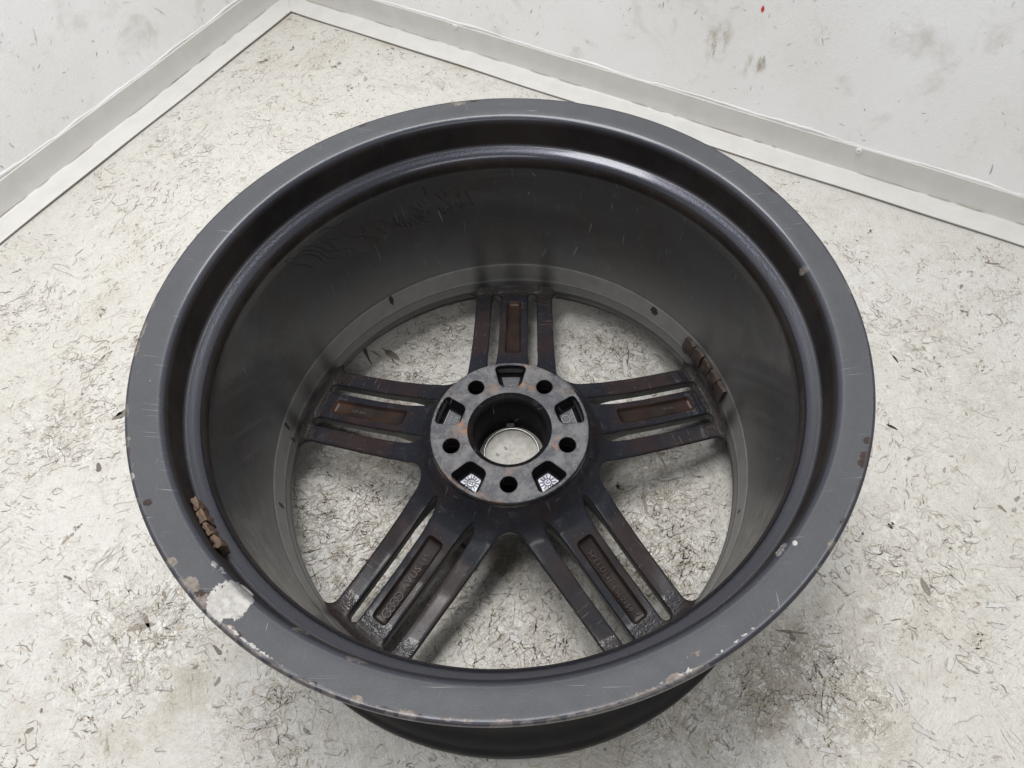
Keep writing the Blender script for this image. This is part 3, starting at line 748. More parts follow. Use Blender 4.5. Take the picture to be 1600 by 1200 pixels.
# lathe ends must face outwards: handled by recalc on open strips below
for o, probe in ((barrel, 'in'), (lip, 'up'), (front, 'out')):
    me = o.data
    nr = np.empty(len(me.polygons) * 3, np.float32); me.polygons.foreach_get('normal', nr); nr = nr.reshape(-1, 3)
    ce = np.empty(len(me.polygons) * 3, np.float32); me.polygons.foreach_get('center', ce); ce = ce.reshape(-1, 3)
    rad = (nr[:, :2] * ce[:, :2]).sum(1) / np.hypot(ce[:, 0], ce[:, 1])
    if probe == 'in': bad = rad[(ce[:, 2] > .1) & (ce[:, 2] < .2)].mean() > 0
    elif probe == 'up': bad = nr[(np.hypot(ce[:, 0], ce[:, 1]) > .25) & (ce[:, 2] > .264), 2].mean() < 0
    else: bad = rad[(ce[:, 2] > .1) & (ce[:, 2] < .2)].mean() < 0
    if bad: me.flip_normals()

# ---- spokes: one sector of 72 degrees, triangulated in plan, raised to its height profile
ZT_R = [.060, .070, .0745, .078, .082, .087, .092, .100, .120, .150, .180, .210, .230]
ZT_Z = [.105, .1045, .1030, .0968, .0893, .0826, .0785, .0735, .0660, .0580, .0525, .0475, .0455]
def z_top(r):
    z = np.interp(r, ZT_R, ZT_Z)
    x = np.clip(r - .2100, 0, .0112)
    return z, .0120 - np.sqrt(np.maximum(.0120 ** 2 - x ** 2, 0))
def z_front(r):
    return np.interp(r, ZT_R, ZT_Z) - np.interp(r, [.06, .09, .12, .2, .23], [.045, .024, .0135, .0135, .012])

def resample(p, step, closed=False):
    p = np.array(p); 
    if closed: p = np.vstack([p, p[:1]])
    d = np.r_[0, np.cumsum(np.linalg.norm(np.diff(p, axis=0), axis=1))]
    k = max(2, int(round(d[-1] / step)))
    s = np.linspace(0, d[-1], k + 1)
    q = np.c_[np.interp(s, d, p[:, 0]), np.interp(s, d, p[:, 1])]
    return q[:-1] if closed else q
A36 = math.radians(36)
def window_edge():
    """half of a window in spoke coordinates (v along the spoke, u across), from the web tip to the rim"""
    # window frame: x along the -36 degree ray; build with the spoke on the +y side there
    rho, tip = .0165, .0900
    c = tip + rho
    # spoke edge line passes (in spoke coords) through u = -hw
    pts = []
    for a in np.linspace(math.pi, math.pi - math.radians(54 + 2), 14):    # arc from the tip towards the spoke
        pts.append((c + rho * math.cos(a), rho * math.sin(a)))
    # into spoke coordinates: rotate by -36 deg
    cs, sn = math.cos(-A36), math.sin(-A36)
    pts = [(x * cs - y * sn, x * sn + y * cs) for x, y in pts]
    v0, u0 = pts[-1]
    # straight flank to the outer fillet
    u1 = -.0438
    R, fr = .2190, .0095
    uc = u1 - fr                                   # fillet centre lies on the window side
    vc = math.sqrt((R - fr) ** 2 - uc ** 2)
    for s in np.linspace(0, 1, 30)[1:]:
        pts.append((v0 + (vc - v0) * s, u0 + (u1 - u0) * (1 - (1 - s) ** 2.2)))
    a_end = math.atan2(uc, vc)
    for a in np.linspace(math.pi / 2, a_end, 14)[1:]:
        pts.append((vc + fr * math.cos(a), uc + fr * math.sin(a)))
    return np.array(pts)
we = resample(window_edge(), .0016)                 # u < 0 side
we_m = we * np.array([1, -1])
def arc(r, a0, a1, k):
    return np.array([(r * math.cos(a), r * math.sin(a)) for a in np.linspace(a0, a1, k)])
end_a = math.atan2(we[-1][1], we[-1][0])
R_IN, R_OUT = .0690, .2212
ray_in = np.array([(r * math.cos(-A36), r * math.sin(-A36)) for r in np.linspace(R_IN, .0900, 9)])[:-1]
outline = np.vstack([ray_in, we, arc(R_OUT, end_a, -end_a, 60), we_m[::-1], (ray_in * [1, -1])[::-1], arc(R_IN, A36, -A36, 40)[1:-1]])
def slot(sgn):
    cu = .0212
    top, bot = [], []
    vs = np.linspace(.0850, .2060, 80)
    def hw(v): return np.interp(v, [.0850, .0875, .092, .100, .112, .2060], [.0006, .0022, .0036, .0046, .0051, .0050])
    def cen(v): return np.interp(v, [.085, .12, .206], [.0222, .0212, .0208])
    for v in vs: top.append((v, cen(v) + hw(v)))
    for a in np.linspace(math.pi / 2, -math.pi / 2, 12)[1:-1]: top.append((.2060 + .0050 * math.cos(a), cen(.206) + .0050 * math.sin(a)))
    for v in vs[::-1]: bot.append((v, cen(v) - hw(v)))
    p = np.array(top + bot)
    p[:, 1] *= sgn
    return resample(p, .0016, True)
slots = [slot(1), slot(-1)]
def rrect(v0, v1, h0, h1, rc):
    P = [(v0, -h0), (v1, -h1), (v1, h1), (v0, h0)]
    out = []
    for i in range(4):
        p = np.array(P[i]); a = np.array(P[i - 1]); b = np.array(P[(i + 1) % 4])
        da = (a - p) / np.linalg.norm(a - p); db = (b - p) / np.linalg.norm(b - p)
        for s in np.linspace(0, 1, 8):
            out.append((1 - s) ** 2 * (p + da * rc) + 2 * s * (1 - s) * p + s * s * (p + db * rc))
    return np.array(out)
recess = resample(rrect(.1130, .1980, .0090, .0083, .0045), .0018, True)

def seg_dist(P, poly, closed):
    A = poly if closed else poly[:-1]; B = np.roll(poly, -1, 0) if closed else poly[1:]
    best = np.full(len(P), 9.0)
    for i in range(0, len(P), 400):
        p = P[i:i + 400, None]; d = (B - A)[None]; w = p - A[None]
        t_ = np.clip((w * d).sum(-1) / ((d * d).sum(-1) + 1e-15), 0, 1)
        best[i:i + 400] = np.linalg.norm(w - t_[..., None] * d, axis=-1).min(1)
    return best
def inside(P, poly):
    x, y = P[:, 0], P[:, 1]; A = poly; B = np.roll(poly, -1, 0)
    r = np.zeros(len(P), bool)
    for (ax, ay), (bx, by) in zip(A, B):
        c = ((ay > y) != (by > y)) & (x < (bx - ax) * (y - ay) / (by - ay + 1e-18) + ax)
        r ^= c
    return r
def offset(poly, d, closed):
    q = poly
    t_ = (np.roll(q, -1, 0) - np.roll(q, 1, 0)) if closed else np.gradient(q, axis=0)
    t_ = t_ / (np.linalg.norm(t_, axis=1, keepdims=True) + 1e-12)
    return q + np.c_[-t_[:, 1], t_[:, 0]] * d
EDGE_R = .0022
loops = [outline] + slots + [recess]
pts = []; edges = []
for lp in loops:
    b0 = len(pts); pts += list(lp); k = len(lp)
    edges += [(b0 + i, b0 + (i + 1) % k) for i in range(k)]
nb_ = len(pts)
ring_pts = []
for d in (.0004, .0010, .0020):
    for e_ in (offset(we, d, False), offset(we, -d, False)): ring_pts += list(e_); ring_pts += list(e_ * [1, -1])
    for s_ in slots:
        for q in (offset(s_, d, True), offset(s_, -d, True)): ring_pts += list(q)
for d in (.0008, .0016, .0026):
    for q in (offset(recess, d, True), offset(recess, -d, True)): ring_pts += list(q)
g = np.arange(.066, .2225, .0034)
grid_pts = np.array([(v, u) for v in g for u in np.arange(-.056, .0561, .0034)])
def usable(E_, gap):
    k_ = inside(E_, outline) & ~inside(E_, slots[0]) & ~inside(E_, slots[1])
    return E_[k_ & (np.minimum.reduce([seg_dist(E_, lp, True) for lp in loops]) > gap)]
keepx = list(usable(np.array(ring_pts), .00034)) + list(usable(grid_pts, .0036))
allp = [Vector((float(a), float(b))) for a, b in list(pts) + keepx]
cv, ce_, cf, _, _, _ = delaunay_2d_cdt(allp, edges, [], 0, 1e-7)
CV = np.array([(v.x, v.y) for v in cv]); CF = np.array([tuple(f) for f in cf if len(f) == 3])
cen = CV[CF].mean(1)
ok = inside(cen, outline) & ~inside(cen, slots[0]) & ~inside(cen, slots[1])
CF = CF[ok]; cen = cen[ok]
inrec = inside(cen, recess)
free = [we, we_m]
dE = np.minimum.reduce([seg_dist(CV, we, False), seg_dist(CV, we_m, False), seg_dist(CV, slots[0], True), seg_dist(CV, slots[1], True)])
rr_ = np.hypot(CV[:, 0], CV[:, 1])
x_ = np.clip(EDGE_R - dE, 0, EDGE_R)
zb_, zf_ = z_top(rr_)
dWin = np.minimum(seg_dist(CV, we, False), seg_dist(CV, we_m, False))
ZT = zb_ + zf_ * np.clip((dWin - .001) / .010, 0, 1) - (EDGE_R - np.sqrt(np.maximum(EDGE_R ** 2 - x_ ** 2, 0)))
dR = seg_dist(CV, recess, True); rin = inside(CV, recess)
sm = np.clip(dR / .0026, 0, 1); sm = sm * sm * (3 - 2 * sm)
ZT = ZT - np.where(rin, sm * .0034, 0)
ZF = z_front(rr_)

def build_spoke_meshes():
    tri = CF
    a, b, c = CV[tri[:, 0]], CV[tri[:, 1]], CV[tri[:, 2]]
    cr = (b[:, 0] - a[:, 0]) * (c[:, 1] - a[:, 1]) - (b[:, 1] - a[:, 1]) * (c[:, 0] - a[:, 0])
    tri = np.where(cr[:, None] > 0, tri, tri[:, ::-1])
    body = tri[~inrec]; rec = tri[inrec]
    nV = len(CV)
    CB = CV.copy()
    for crv, am in ((we, .0055), (we_m, .0055), (slots[0], .0008), (slots[1], .0008)):
        near = np.linalg.norm(CV[:, None] - crv[None], axis=-1).argmin(1); dd = np.linalg.norm(CV - crv[near], axis=1)
        tg = np.gradient(crv, axis=0); tg /= np.linalg.norm(tg, axis=1, keepdims=True) + 1e-12
        nn_ = np.c_[-tg[:, 1], tg[:, 0]]
        test = crv + nn_ * .0012
        sg = np.where(inside(test, outline) & ~inside(test, slots[0]) & ~inside(test, slots[1]), 1.0, -1.0)
        CB += (nn_ * sg[:, None])[near] * (am * np.clip(1 - dd / .012, 0, 1))[:, None]
    top = np.c_[CV, ZT]; bot = np.c_[CB, ZF]
    # border edges of the whole sheet -> side walls
    cnt = {}
    for f in tri:
        for i in range(3):
            e = (f[i], f[(i + 1) % 3]); 
            if (e[1], e[0]) in cnt: del cnt[(e[1], e[0])]
            else: cnt[e] = 1
    V = np.vstack([top, bot])
    side = [(e[1], e[0], e[0] + nV, e[1] + nV) for e in cnt]
    F = [tuple(f) for f in body] + [tuple((f[::-1] + nV)) for f in tri] + side
    used = np.unique(np.concatenate([np.array(f) for f in F])); mp = -np.ones(2 * nV, int); mp[used] = np.arange(len(used))
    m1 = mesh(V[used], [tuple(mp[list(f)]) for f in F], 42, 'spoke')
    m1['sides'] = len(side)
    used = np.unique(rec); mp = -np.ones(nV, int); mp[used] = np.arange(len(used))
    m2 = mesh(top[used], [tuple(mp[list(f)]) for f in rec], 60, 'recess_panel')
    return m1, m2
m_spoke, m_rec = build_spoke_meshes()
set_attr(m_spoke, 'wear', np.zeros((len(m_spoke.vertices), 3)))
vr = np.array([math.hypot(v.co.x, v.co.y) for v in m_spoke.vertices])
set_attr(m_spoke, 'grime_and_shade', np.clip((vr - .2065) / .005, 0, 1) * .92)
t = NT('silver_side_paint'); co = t.coord()
M_SIDE = t.set(Base_Color=t.mix(t.ramp(t.noise(co, 50, 4, .6), .35, .65), (.13, .133, .125), (.075, .075, .072)), Roughness=.4, Metallic=.2)
m_spoke.materials.append(M_SPOKE); m_spoke.materials.append(M_SIDE)
mi = np.zeros(len(m_spoke.polygons), np.int32); mi[-m_spoke['sides']:] = 1
m_spoke.polygons.foreach_set('material_index', mi)

def recess_material():
    t = NT('brown_recess_paint'); co = t.coord('Generated'); oc = t.coord()
    rnd = t.n('ShaderNodeObjectInfo').outputs['Random']
    n1 = t.noise(oc, 40, 4, .6)
    c = t.mix(t.ramp(n1, .3, .7), (.019, .0125, .0105), (.012, .009, .008))
    c = t.mix(t.math('MULTIPLY', t.ramp(t.noise(oc, 16, 2, .5), .45, .65), t.attr('russet')), c, (.050, .025, .017))  # warmer brown patches, their amount set per spoke
    t.l(t.bump(t.noise(oc, 500, 3), .15, .0005), t.b.inputs['Normal'])
    return t.set(Base_Color=c, Roughness=.42, Specular_IOR_Level=.3)
M_REC = recess_material()
set_attr(m_rec, 'russet', np.full(len(m_rec.vertices), .5))
t = NT('raised_lettering'); M_LET = t.set(Base_Color=(.042, .028, .024), Roughness=.28, Coat_Weight=.3)

def text_mesh(txt, size, depth=.0007, shear=0.0):
    cu = bpy.data.curves.new('txt', 'FONT'); cu.body = txt; cu.size = size; cu.extrude = depth; cu.bevel_depth = .00012; cu.bevel_resolution = 1
    cu.align_x = 'CENTER'; cu.align_y = 'CENTER'; cu.resolution_u = 3; cu.shear = shear; cu.space_character = 1.12
    ob = bpy.data.objects.new('txt', cu); COL.objects.link(ob)
    dg = bpy.context.evaluated_depsgraph_get()
    me = bpy.data.meshes.new_from_object(ob.evaluated_get(dg))
    bpy.data.objects.remove(ob); bpy.data.curves.remove(cu)
    return me
def ring_mesh(cx, cy, r, w, h, N=28):
    V, F = [], []
    for k in range(N):
        a = 2 * math.pi * k / N
        for (dr, z) in ((-w, 0), (-w * .6, h), (w * .6, h), (w, 0)):
            V.append((cx + (r + dr) * math.cos(a), cy + (r + dr) * math.sin(a), z))
    for k in range(N):
        for j in range(3):
            a, b = k * 4 + j, ((k + 1) % N) * 4 + j
            F.append((a, a + 1, b + 1, b))
    return V, F
def merge(parts_):
    V, F = [], []
    for v, f in parts_:
        b = len(V); V += list(v); F += [tuple(i + b for i in q) for q in f]
    return V, F
def recess_z(v): return float(z_top(np.array([v]))[0][0] - .0034)
def slope(v): return math.atan2(recess_z(v + .004) - recess_z(v - .004), .008)
def letter(me, spoke, v, u, dirn, name='lettering'):
    """text whose baseline runs along +v (dirn 1) or -v (dirn -1)"""
    o = link(name, me, M_LET, spoke)
    a = slope(v)
    ex = Vector((math.cos(a), 0, math.sin(a))) * dirn
    ez = Vector((-math.sin(a), 0, math.cos(a)))
    ey = ez.cross(ex)
    m = Matrix.Identity(4)
    for i in range(3): m[i][0], m[i][1], m[i][2] = ex[i], ey[i], ez[i]
    m.translation = Vector((v, u, recess_z(v) + .0003))
    o.matrix_local = m
    return o

angs = [90, 162, 234, 306, 18]
spokes = []
for i, a in enumerate(angs):
    o = link('spoke', m_spoke, None, wheel)
    o.rotation_euler = (0, 0, math.radians(a) + PHI)
    mr_ = m_rec.copy(); mr_.attributes.remove(mr_.attributes['russet']); set_attr(mr_, 'russet', np.full(len(mr_.vertices), (.7, 1.0, .05, .05, .6)[i]))
    rp = link('recess_panel', mr_, M_REC, o)
    rp['label'] = 'shallow brown recess in the spoke'
    spokes.append(o)
# lower left spoke: four linked rings and letters, reading from the rim to the hub
sp = spokes[2]; sp['label'] = 'spoke with four linked rings cast in its recess'
V, F = merge([ring_mesh(k * .0056, 0, .0038, .0006, .0011) for k in range(4)])
V = [(x - .0084, y, z) for x, y, z in V]
letter(mesh(V, F, 30), sp, .1790, .0012, -1, 'ring_emblem')
letter(text_mesh('AVUS', .0092, .0008), sp, .1520, .0006, -1)
letter(text_mesh('615.', .0074, .0008), sp, .1320, .0010, -1)
letter(text_mesh('07', .0042, .0006), sp, .1925, .0025, -1)
# lower right spoke
sp = spokes[3]; sp['label'] = 'spoke with two words of raised lettering along its brown recess'
letter(text_mesh('SPEEDLINE', .0078, .0008), sp, .1445, -.0012, 1)
letter(text_mesh('SL2159', .0066, .0008), sp, .1760, -.0022, 1)
letter(text_mesh('F', .0058, .0007), sp, .1920, .0016, 1)
# faint wording on the left and right spokes
letter(text_mesh('IIII-IIII', .0058, .0005), spokes[1], .168, .0005, -1)
letter(text_mesh('II-III', .0056, .0005), spokes[4], .170, .0005, 1)

# ---- hub
def hub_material():
    t = NT('weathered_hub_metal'); co = t.coord()
    n1 = t.noise(co, 55, 6, .75, .3); n2 = t.noise(co, 330, 5, .75); n3 = t.noise(co, 34, 6, .7, .8)
    c = t.mix(t.ramp(n1, .40, .60), (.118, .117, .121), (.050, .052, .062))
    c = t.mix(t.ramp(n2, .55, .70, 0, .65), c, (.25, .245, .25))
    c = t.mix(t.ramp(n2, .28, .42, .6, 0), c, (.075, .07, .075))
    c = t.mix(t.ramp(n3, .53, .64, 0, .7), c, (.15, .105, .08))
    c = t.mix(t.ramp(t.noise(t.mapping(co, loc=(5, 3, 0)), 60, 5, .7), .60, .68, 0, .8), c, (.27, .12, .05))
    # grime near the rim of the pad
    t.l(t.bump(t.math('ADD', n2, n1), .7, .0012), t.b.inputs['Normal'])
    return t.set(Base_Color=c, Roughness=t.ramp(n2, .3, .7, .42, .62), Metallic=.3)
M_HUB = hub_material()
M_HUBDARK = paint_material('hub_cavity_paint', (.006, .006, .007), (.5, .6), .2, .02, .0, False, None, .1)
t = NT('pocket_plate_metal'); co = t.coord()
n2 = t.noise(co, 260, 4, .6)
t.l(t.bump(n2, .35, .0006), t.b.inputs['Normal'])
M_PLATE = t.set(Base_Color=t.mix(t.ramp(n2, .35, .7), (.15, .152, .175), (.075, .075, .09)), Roughness=.36, Metallic=.75)
t = NT('shaded_plate_metal'); co = t.coord(); n2 = t.noise(co, 260, 4, .6); t.l(t.bump(n2, .35, .0006), t.b.inputs['Normal'])
M_PLATE_DARK = t.set(Base_Color=t.mix(t.ramp(n2, .35, .7), (.035, .036, .042), (.016, .016, .02)), Roughness=.5)  # darker copy: shade of the three upper pockets put into the colour
t = NT('dark_marking'); M_MARK = t.set(Base_Color=(.03, .03, .035), Roughness=.45)

hub = empty('hub'); hub.parent = wheel
hub.rotation_euler = (0, 0, PHI)
ZP, RP, RB, RBOLT = .1090, .0739, .0394, .0080
c_out = arc(RP - .0006, 0, 2 * math.pi, 181)[:-1]; c_in = arc(RB, 0, 2 * math.pi, 121)[:-1]
holes = []
for a in np.radians([126, 54, -18, 270, 198]):
    holes.append(np.array([.056 * math.cos(a), .056 * math.sin(a)]) + arc(RBOLT, 0, 2 * math.pi, 33)[:-1])
pk_local = resample(rrect(.0462, .0708, .0102, .0163, .0062), .0014, True)
# the outer side follows the pad's curve
pk_local[:, 0] -= np.clip(pk_local[:, 0] - .060, 0, 1) / .0108 * (pk_local[:, 1] ** 2) / (2 * .0708) * 1.0
def rot2(p, a):
    c, s = math.cos(a), math.sin(a); return np.c_[p[:, 0] * c - p[:, 1] * s, p[:, 0] * s + p[:, 1] * c]
pockets = [rot2(pk_local, math.radians(a)) for a in angs]
loops_h = [c_out, c_in] + holes + pockets
pts, edges = [], []
for lp in loops_h:
    b0 = len(pts); k = len(lp); pts += list(lp); edges += [(b0 + i, b0 + (i + 1) % k) for i in range(k)]
ex = []
for lp in holes + pockets: ex += list(offset(lp, -.0007, True))
gx = np.arange(-.074, .0741, .003); ex += [(a, b) for a in gx for b in gx]
ex = np.array(ex); rr2 = np.hypot(ex[:, 0], ex[:, 1])
dm = np.minimum.reduce([seg_dist(ex, lp, True) for lp in loops_h])
ex = ex[(rr2 < RP - .001) & (rr2 > RB + .001) & (dm > .0005)]
cv, _, cf, _, _, _ = delaunay_2d_cdt([Vector((float(a), float(b))) for a, b in pts + list(ex)], edges, [], 0, 1e-7)
HV = np.array([(v.x, v.y) for v in cv]); HF = np.array([tuple(f) for f in cf if len(f) == 3])
cn = HV[HF].mean(1); rc = np.hypot(cn[:, 0], cn[:, 1])
okh = (rc < RP) & (rc > RB)
for lp in holes + pockets: okh &= ~inside(cn, lp)
HF = HF[okh]
a_, b_, c_ = HV[HF[:, 0]], HV[HF[:, 1]], HV[HF[:, 2]]
cr = (b_[:, 0] - a_[:, 0]) * (c_[:, 1] - a_[:, 1]) - (b_[:, 1] - a_[:, 1]) * (c_[:, 0] - a_[:, 0])
HF = np.where(cr[:, None] > 0, HF, HF[:, ::-1])
dH = np.minimum.reduce([seg_dist(HV, lp, True) for lp in loops_h])
HZ = ZP - .0005 * np.clip(1 - dH / .0007, 0, 1) ** 2
V = list(np.c_[HV, HZ]); F = [tuple(f) for f in HF]
# rounded outer edge of the pad
b0 = len(V); k = len(c_out)
prof = [(RP - .0006, ZP - .0005), (RP, ZP - .0014), (RP + .0001, ZP - .0030)]
for (r_, z_) in prof: V += [(r_ * math.cos(2 * math.pi * i / k), r_ * math.sin(2 * math.pi * i / k), z_) for i in range(k)]
for j in range(len(prof) - 1):
    for i in range(k):
        i2 = (i + 1) % k
        F.append((b0 + j * k + i, b0 + (j + 1) * k + i, b0 + (j + 1) * k + i2, b0 + j * k + i2))
me = mesh(V, F, 38, 'hub_pad')
link('mounting_pad', me, M_HUB, hub)
cv_, cq_ = lathe([(RP + .0001, ZP - .0030), (RP + .0008, ZP - .0042), (RP + .0012, .1010), (RP + .002, .0985)], 180)
me = fast_mesh(cv_, cq_, 'collar'); set_attr(me, 'wear', np.zeros((len(cv_), 3))); smooth_all(me, 60)
if Vector(me.polygons[1].normal[:2]).dot(Vector(me.polygons[1].center[:2])) < 0: me.flip_normals()
link('hub_collar', me, M_SPOKE, hub)
def wall_down(lp, levels, name, mat, floor_mat=None, cap=True, parent=hub):
    """levels: (offset inwards, z)"""
    V, F = [], []; k = len(lp)
    for (off, z) in levels:
        q = offset(lp, off, True); V += [(x, y, z) for x, y in q]
    for j in range(len(levels) - 1):
        for i in range(k):
            i2 = (i + 1) % k
            F.append((j * k + i, (j + 1) * k + i, (j + 1) * k + i2, j * k + i2)[::-1])
    if cap: F.append(tuple((len(levels) - 1) * k + i for i in range(k)))
    me = mesh(V, F, 40)
    bm = bmesh.new(); bm.from_mesh(me); bmesh.ops.recalc_face_normals(bm, faces=bm.faces)
    # the cavity must face up / inwards
    capf = max(bm.faces, key=lambda f: f.calc_area()) if cap else None
    if capf is not None and capf.normal.z < 0: bmesh.ops.reverse_faces(bm, faces=bm.faces)
    bm.to_mesh(me); bm.free()
    return link(name, me, mat, parent)
def ccw(lp):
    x, y = lp[:, 0], lp[:, 1]
    return lp if (x * np.roll(y, -1) - y * np.roll(x, -1)).sum() > 0 else lp[::-1]
for h_ in holes:
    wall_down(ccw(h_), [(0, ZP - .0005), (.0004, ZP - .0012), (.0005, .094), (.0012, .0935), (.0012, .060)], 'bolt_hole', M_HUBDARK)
PZ = .0932
for a, pk in zip(angs, pockets):
    pk = ccw(pk)
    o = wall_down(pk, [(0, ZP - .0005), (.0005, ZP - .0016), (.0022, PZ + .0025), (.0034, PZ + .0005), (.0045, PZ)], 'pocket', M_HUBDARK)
    # cast plate on the pocket's floor
    pl = offset(pk, .0052, True); k = len(pl)
    V = [(x, y, PZ - .0005) for x, y in pl] + [(x, y, PZ + .0009) for x, y in offset(pk, .0056, True)]
    F = [(i, (i + 1) % k, k + (i + 1) % k, k + i) for i in range(k)] + [tuple(k + i for i in range(k))]
    pm = mesh(V, F, 30)
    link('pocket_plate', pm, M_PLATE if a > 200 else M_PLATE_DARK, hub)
t = NT('worn_mark_metal'); M_PALE = t.set(Base_Color=(.11, .11, .12), Roughness=.4, Metallic=.3)
def mark(me, a_deg, r, name='cast_mark', up_out=True, mat=None, z=PZ + .0009, face=None):
    """lettering on a pocket plate; its top points outwards unless face (radians) turns it"""
    o = link(name, me, mat or M_MARK, hub)
    a = math.radians(a_deg)
    o.location = (r * math.cos(a), r * math.sin(a), z)
    o.rotation_euler = (0, 0, (a - math.pi / 2) if face is None else face)
    return o
def dial(nt, r0, r1, rr, w, pointed=True):
    P = [ring_mesh(0, 0, rr, .00045, .0006, 24)]
    for k in range(nt):
        a = 2 * math.pi * k / nt
        ca, sa = math.cos(a), math.sin(a)
        V = [(r0 * ca - w * -sa, r0 * sa - w * ca, .0006), (r0 * ca + w * -sa, r0 * sa + w * ca, .0006),
             (r1 * ca + w * .5 * -sa, r1 * sa + w * .5 * ca, .0006), (r1 * ca - w * .5 * -sa, r1 * sa - w * .5 * ca, .0006)]
        V += [(x, y, 0) for x, y, z in V]
        P.append((V, [(0, 1, 2, 3)[::-1], (0, 1, 5, 4), (1, 2, 6, 5), (2, 3, 7, 6), (3, 0, 4, 7)]))
    V, F = merge(P); return mesh(V, F)
mark(dial(14, .0044, .0072, .0037, .0006), 234, .0592, 'date_dial'); mark(text_mesh('05', .0046, .0004), 234, .0592, face=-.5)
mark(dial(12, .0040, .0075, .0034, .0006), 306, .0592, 'date_dial'); mark(text_mesh('C', .0044, .0004), 306, .0592, face=.6)
mark(text_mesh('- 1 - 27', .0036, .0004), 90, .0610, face=0.0, mat=M_PALE); mark(text_mesh('OO', .0052, .0004), 90, .0548, face=0.0, mat=M_PALE)
V, F = merge([([(-.009, -.0004, 0), (.009, -.0004, 0), (.009, .0004, 0), (-.009, .0004, 0), (-.009, -.0004, .0007), (.009, -.0004, .0007), (.009, .0004, .0007), (-.009, .0004, .0007)],
               [(4, 5, 6, 7), (0, 1, 5, 4), (1, 2, 6, 5), (2, 3, 7, 6), (3, 0, 4, 7)])])
m_bar = mesh(V, F)
for a in (90, 162, 18): mark(m_bar, a, .0645, 'cast_bar', mat=M_PALE)
mark(text_mesh('(GEE)', .0046, .0004), 162, .0608, mat=M_PALE); mark(text_mesh('TEX', .0046, .0004), 162, .0550, mat=M_PALE)
V, F = ring_mesh(0, 0, .0040, .0005, .0006); mark(mesh(V, F), 18, .0560, 'cast_ring', mat=M_PALE); mark(text_mesh('MINSP', .0040, .0004), 18, .0620, mat=M_PALE)

# centre bore and cap
bore_prof = [(RB, ZP - .0006), (RB - .0008, ZP - .0014), (.0368, .1062), (.0352, .1052), (.0347, .1046), (.0346, .1030), (.0352, .1020), (.0352, .0960), (.0342, .0945), (.0338, .070), (.0330, .066), (.0328, .050)]
V, Q = lathe(bore_prof, 120)
me = fast_mesh(V, Q[:, ::-1], 'bore'); set_attr(me, 'wear', np.zeros((len(V), 3)))
smooth_all(me, 35)
nrm0 = me.polygons[len(me.polygons) // 2]
if Vector(nrm0.normal[:2]).dot(Vector(nrm0.center[:2])) > 0: me.flip_normals()
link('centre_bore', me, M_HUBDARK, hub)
t = NT('cap_plastic'); co = t.coord(); n1 = t.noise(co, 140, 4, .6); n2 = t.noise(co, 700, 3, .6)
c = t.mix(t.ramp(n1, .35, .7), (.40, .385, .355), (.28, .265, .24)); c = t.mix(t.ramp(n2, .55, .75, 0, .5), c, (.2, .19, .17))
t.l(t.bump(n2, .2, .0004), t.b.inputs['Normal']); M_CAP = t.set(Base_Color=c, Roughness=.55)
t = NT('wire_metal'); M_WIRE = t.set(Base_Color=(.5, .49, .46), Roughness=.35, Metallic=.8)
capz = .0565
V, Q = lathe([(.0003, capz), (.012, capz + .0002), (.0262, capz), (.0270, capz - .001), (.0272, capz - .004), (.0310, capz - .005), (.0326, capz - .005)], 72)
me = fast_mesh(V, Q, 'cap'); smooth_all(me, 30)
if me.polygons[3].normal.z < 0: me.flip_normals()
cap = link('centre_cap', me, M_CAP, wheel); cap['label'] = 'beige back of the centre cap inside the bore'
V, F = [], []
for k in range(72):
    a = 2 * math.pi * k / 72
    for j in range(8):
        b = 2 * math.pi * j / 8
        rr = .0270 + .0009 * math.cos(b); V.append((rr * math.cos(a), rr * math.sin(a), capz + .0022 + .0009 * math.sin(b)))
F = [(k * 8 + j, ((k + 1) % 72) * 8 + j, ((k + 1) % 72) * 8 + (j + 1) % 8, k * 8 + (j + 1) % 8) for k in range(72) for j in range(8)]
link('spring_ring', mesh(V, F, 60), M_WIRE, cap)
def box(cx, cy, cz, sx, sy, sz, bev=0.0):
    bm = bmesh.new(); bmesh.ops.create_cube(bm, size=1)
    for v in bm.verts: v.co = Vector((v.co.x * sx, v.co.y * sy, v.co.z * sz))
    if bev: bmesh.ops.bevel(bm, geom=list(bm.edges), offset=bev, segments=2, affect='EDGES')
    for v in bm.verts: v.co += Vector((cx, cy, cz))
    me = bpy.data.meshes.new('box'); bm.to_mesh(me); bm.free()
    for p in me.polygons: p.use_smooth = True
    me.set_sharp_from_angle(angle=math.radians(40))
    return me
m_clip = box(.0295, 0, capz + .003, .0032, .0078, .0075, .0006)
t = NT('black_clip'); M_CLIP = t.set(Base_Color=(.05, .05, .05), Roughness=.35)
for a in (92, 205, 335):
    o = link('retaining_clip', m_clip, M_CLIP, cap); o.rotation_euler = (0, 0, math.radians(a))
m_nub = box(0, 0, 0, .0022, .0038, .0009, .0003)
for (x, y, a) in ((-.006, .006, .5), (-.014, -.001, .7), (.013, -.011, .4)):
    o = link('moulded_mark', m_nub, M_CLIP, cap); o.location = (x, y, capz + .0004); o.rotation_euler = (0, 0, a)

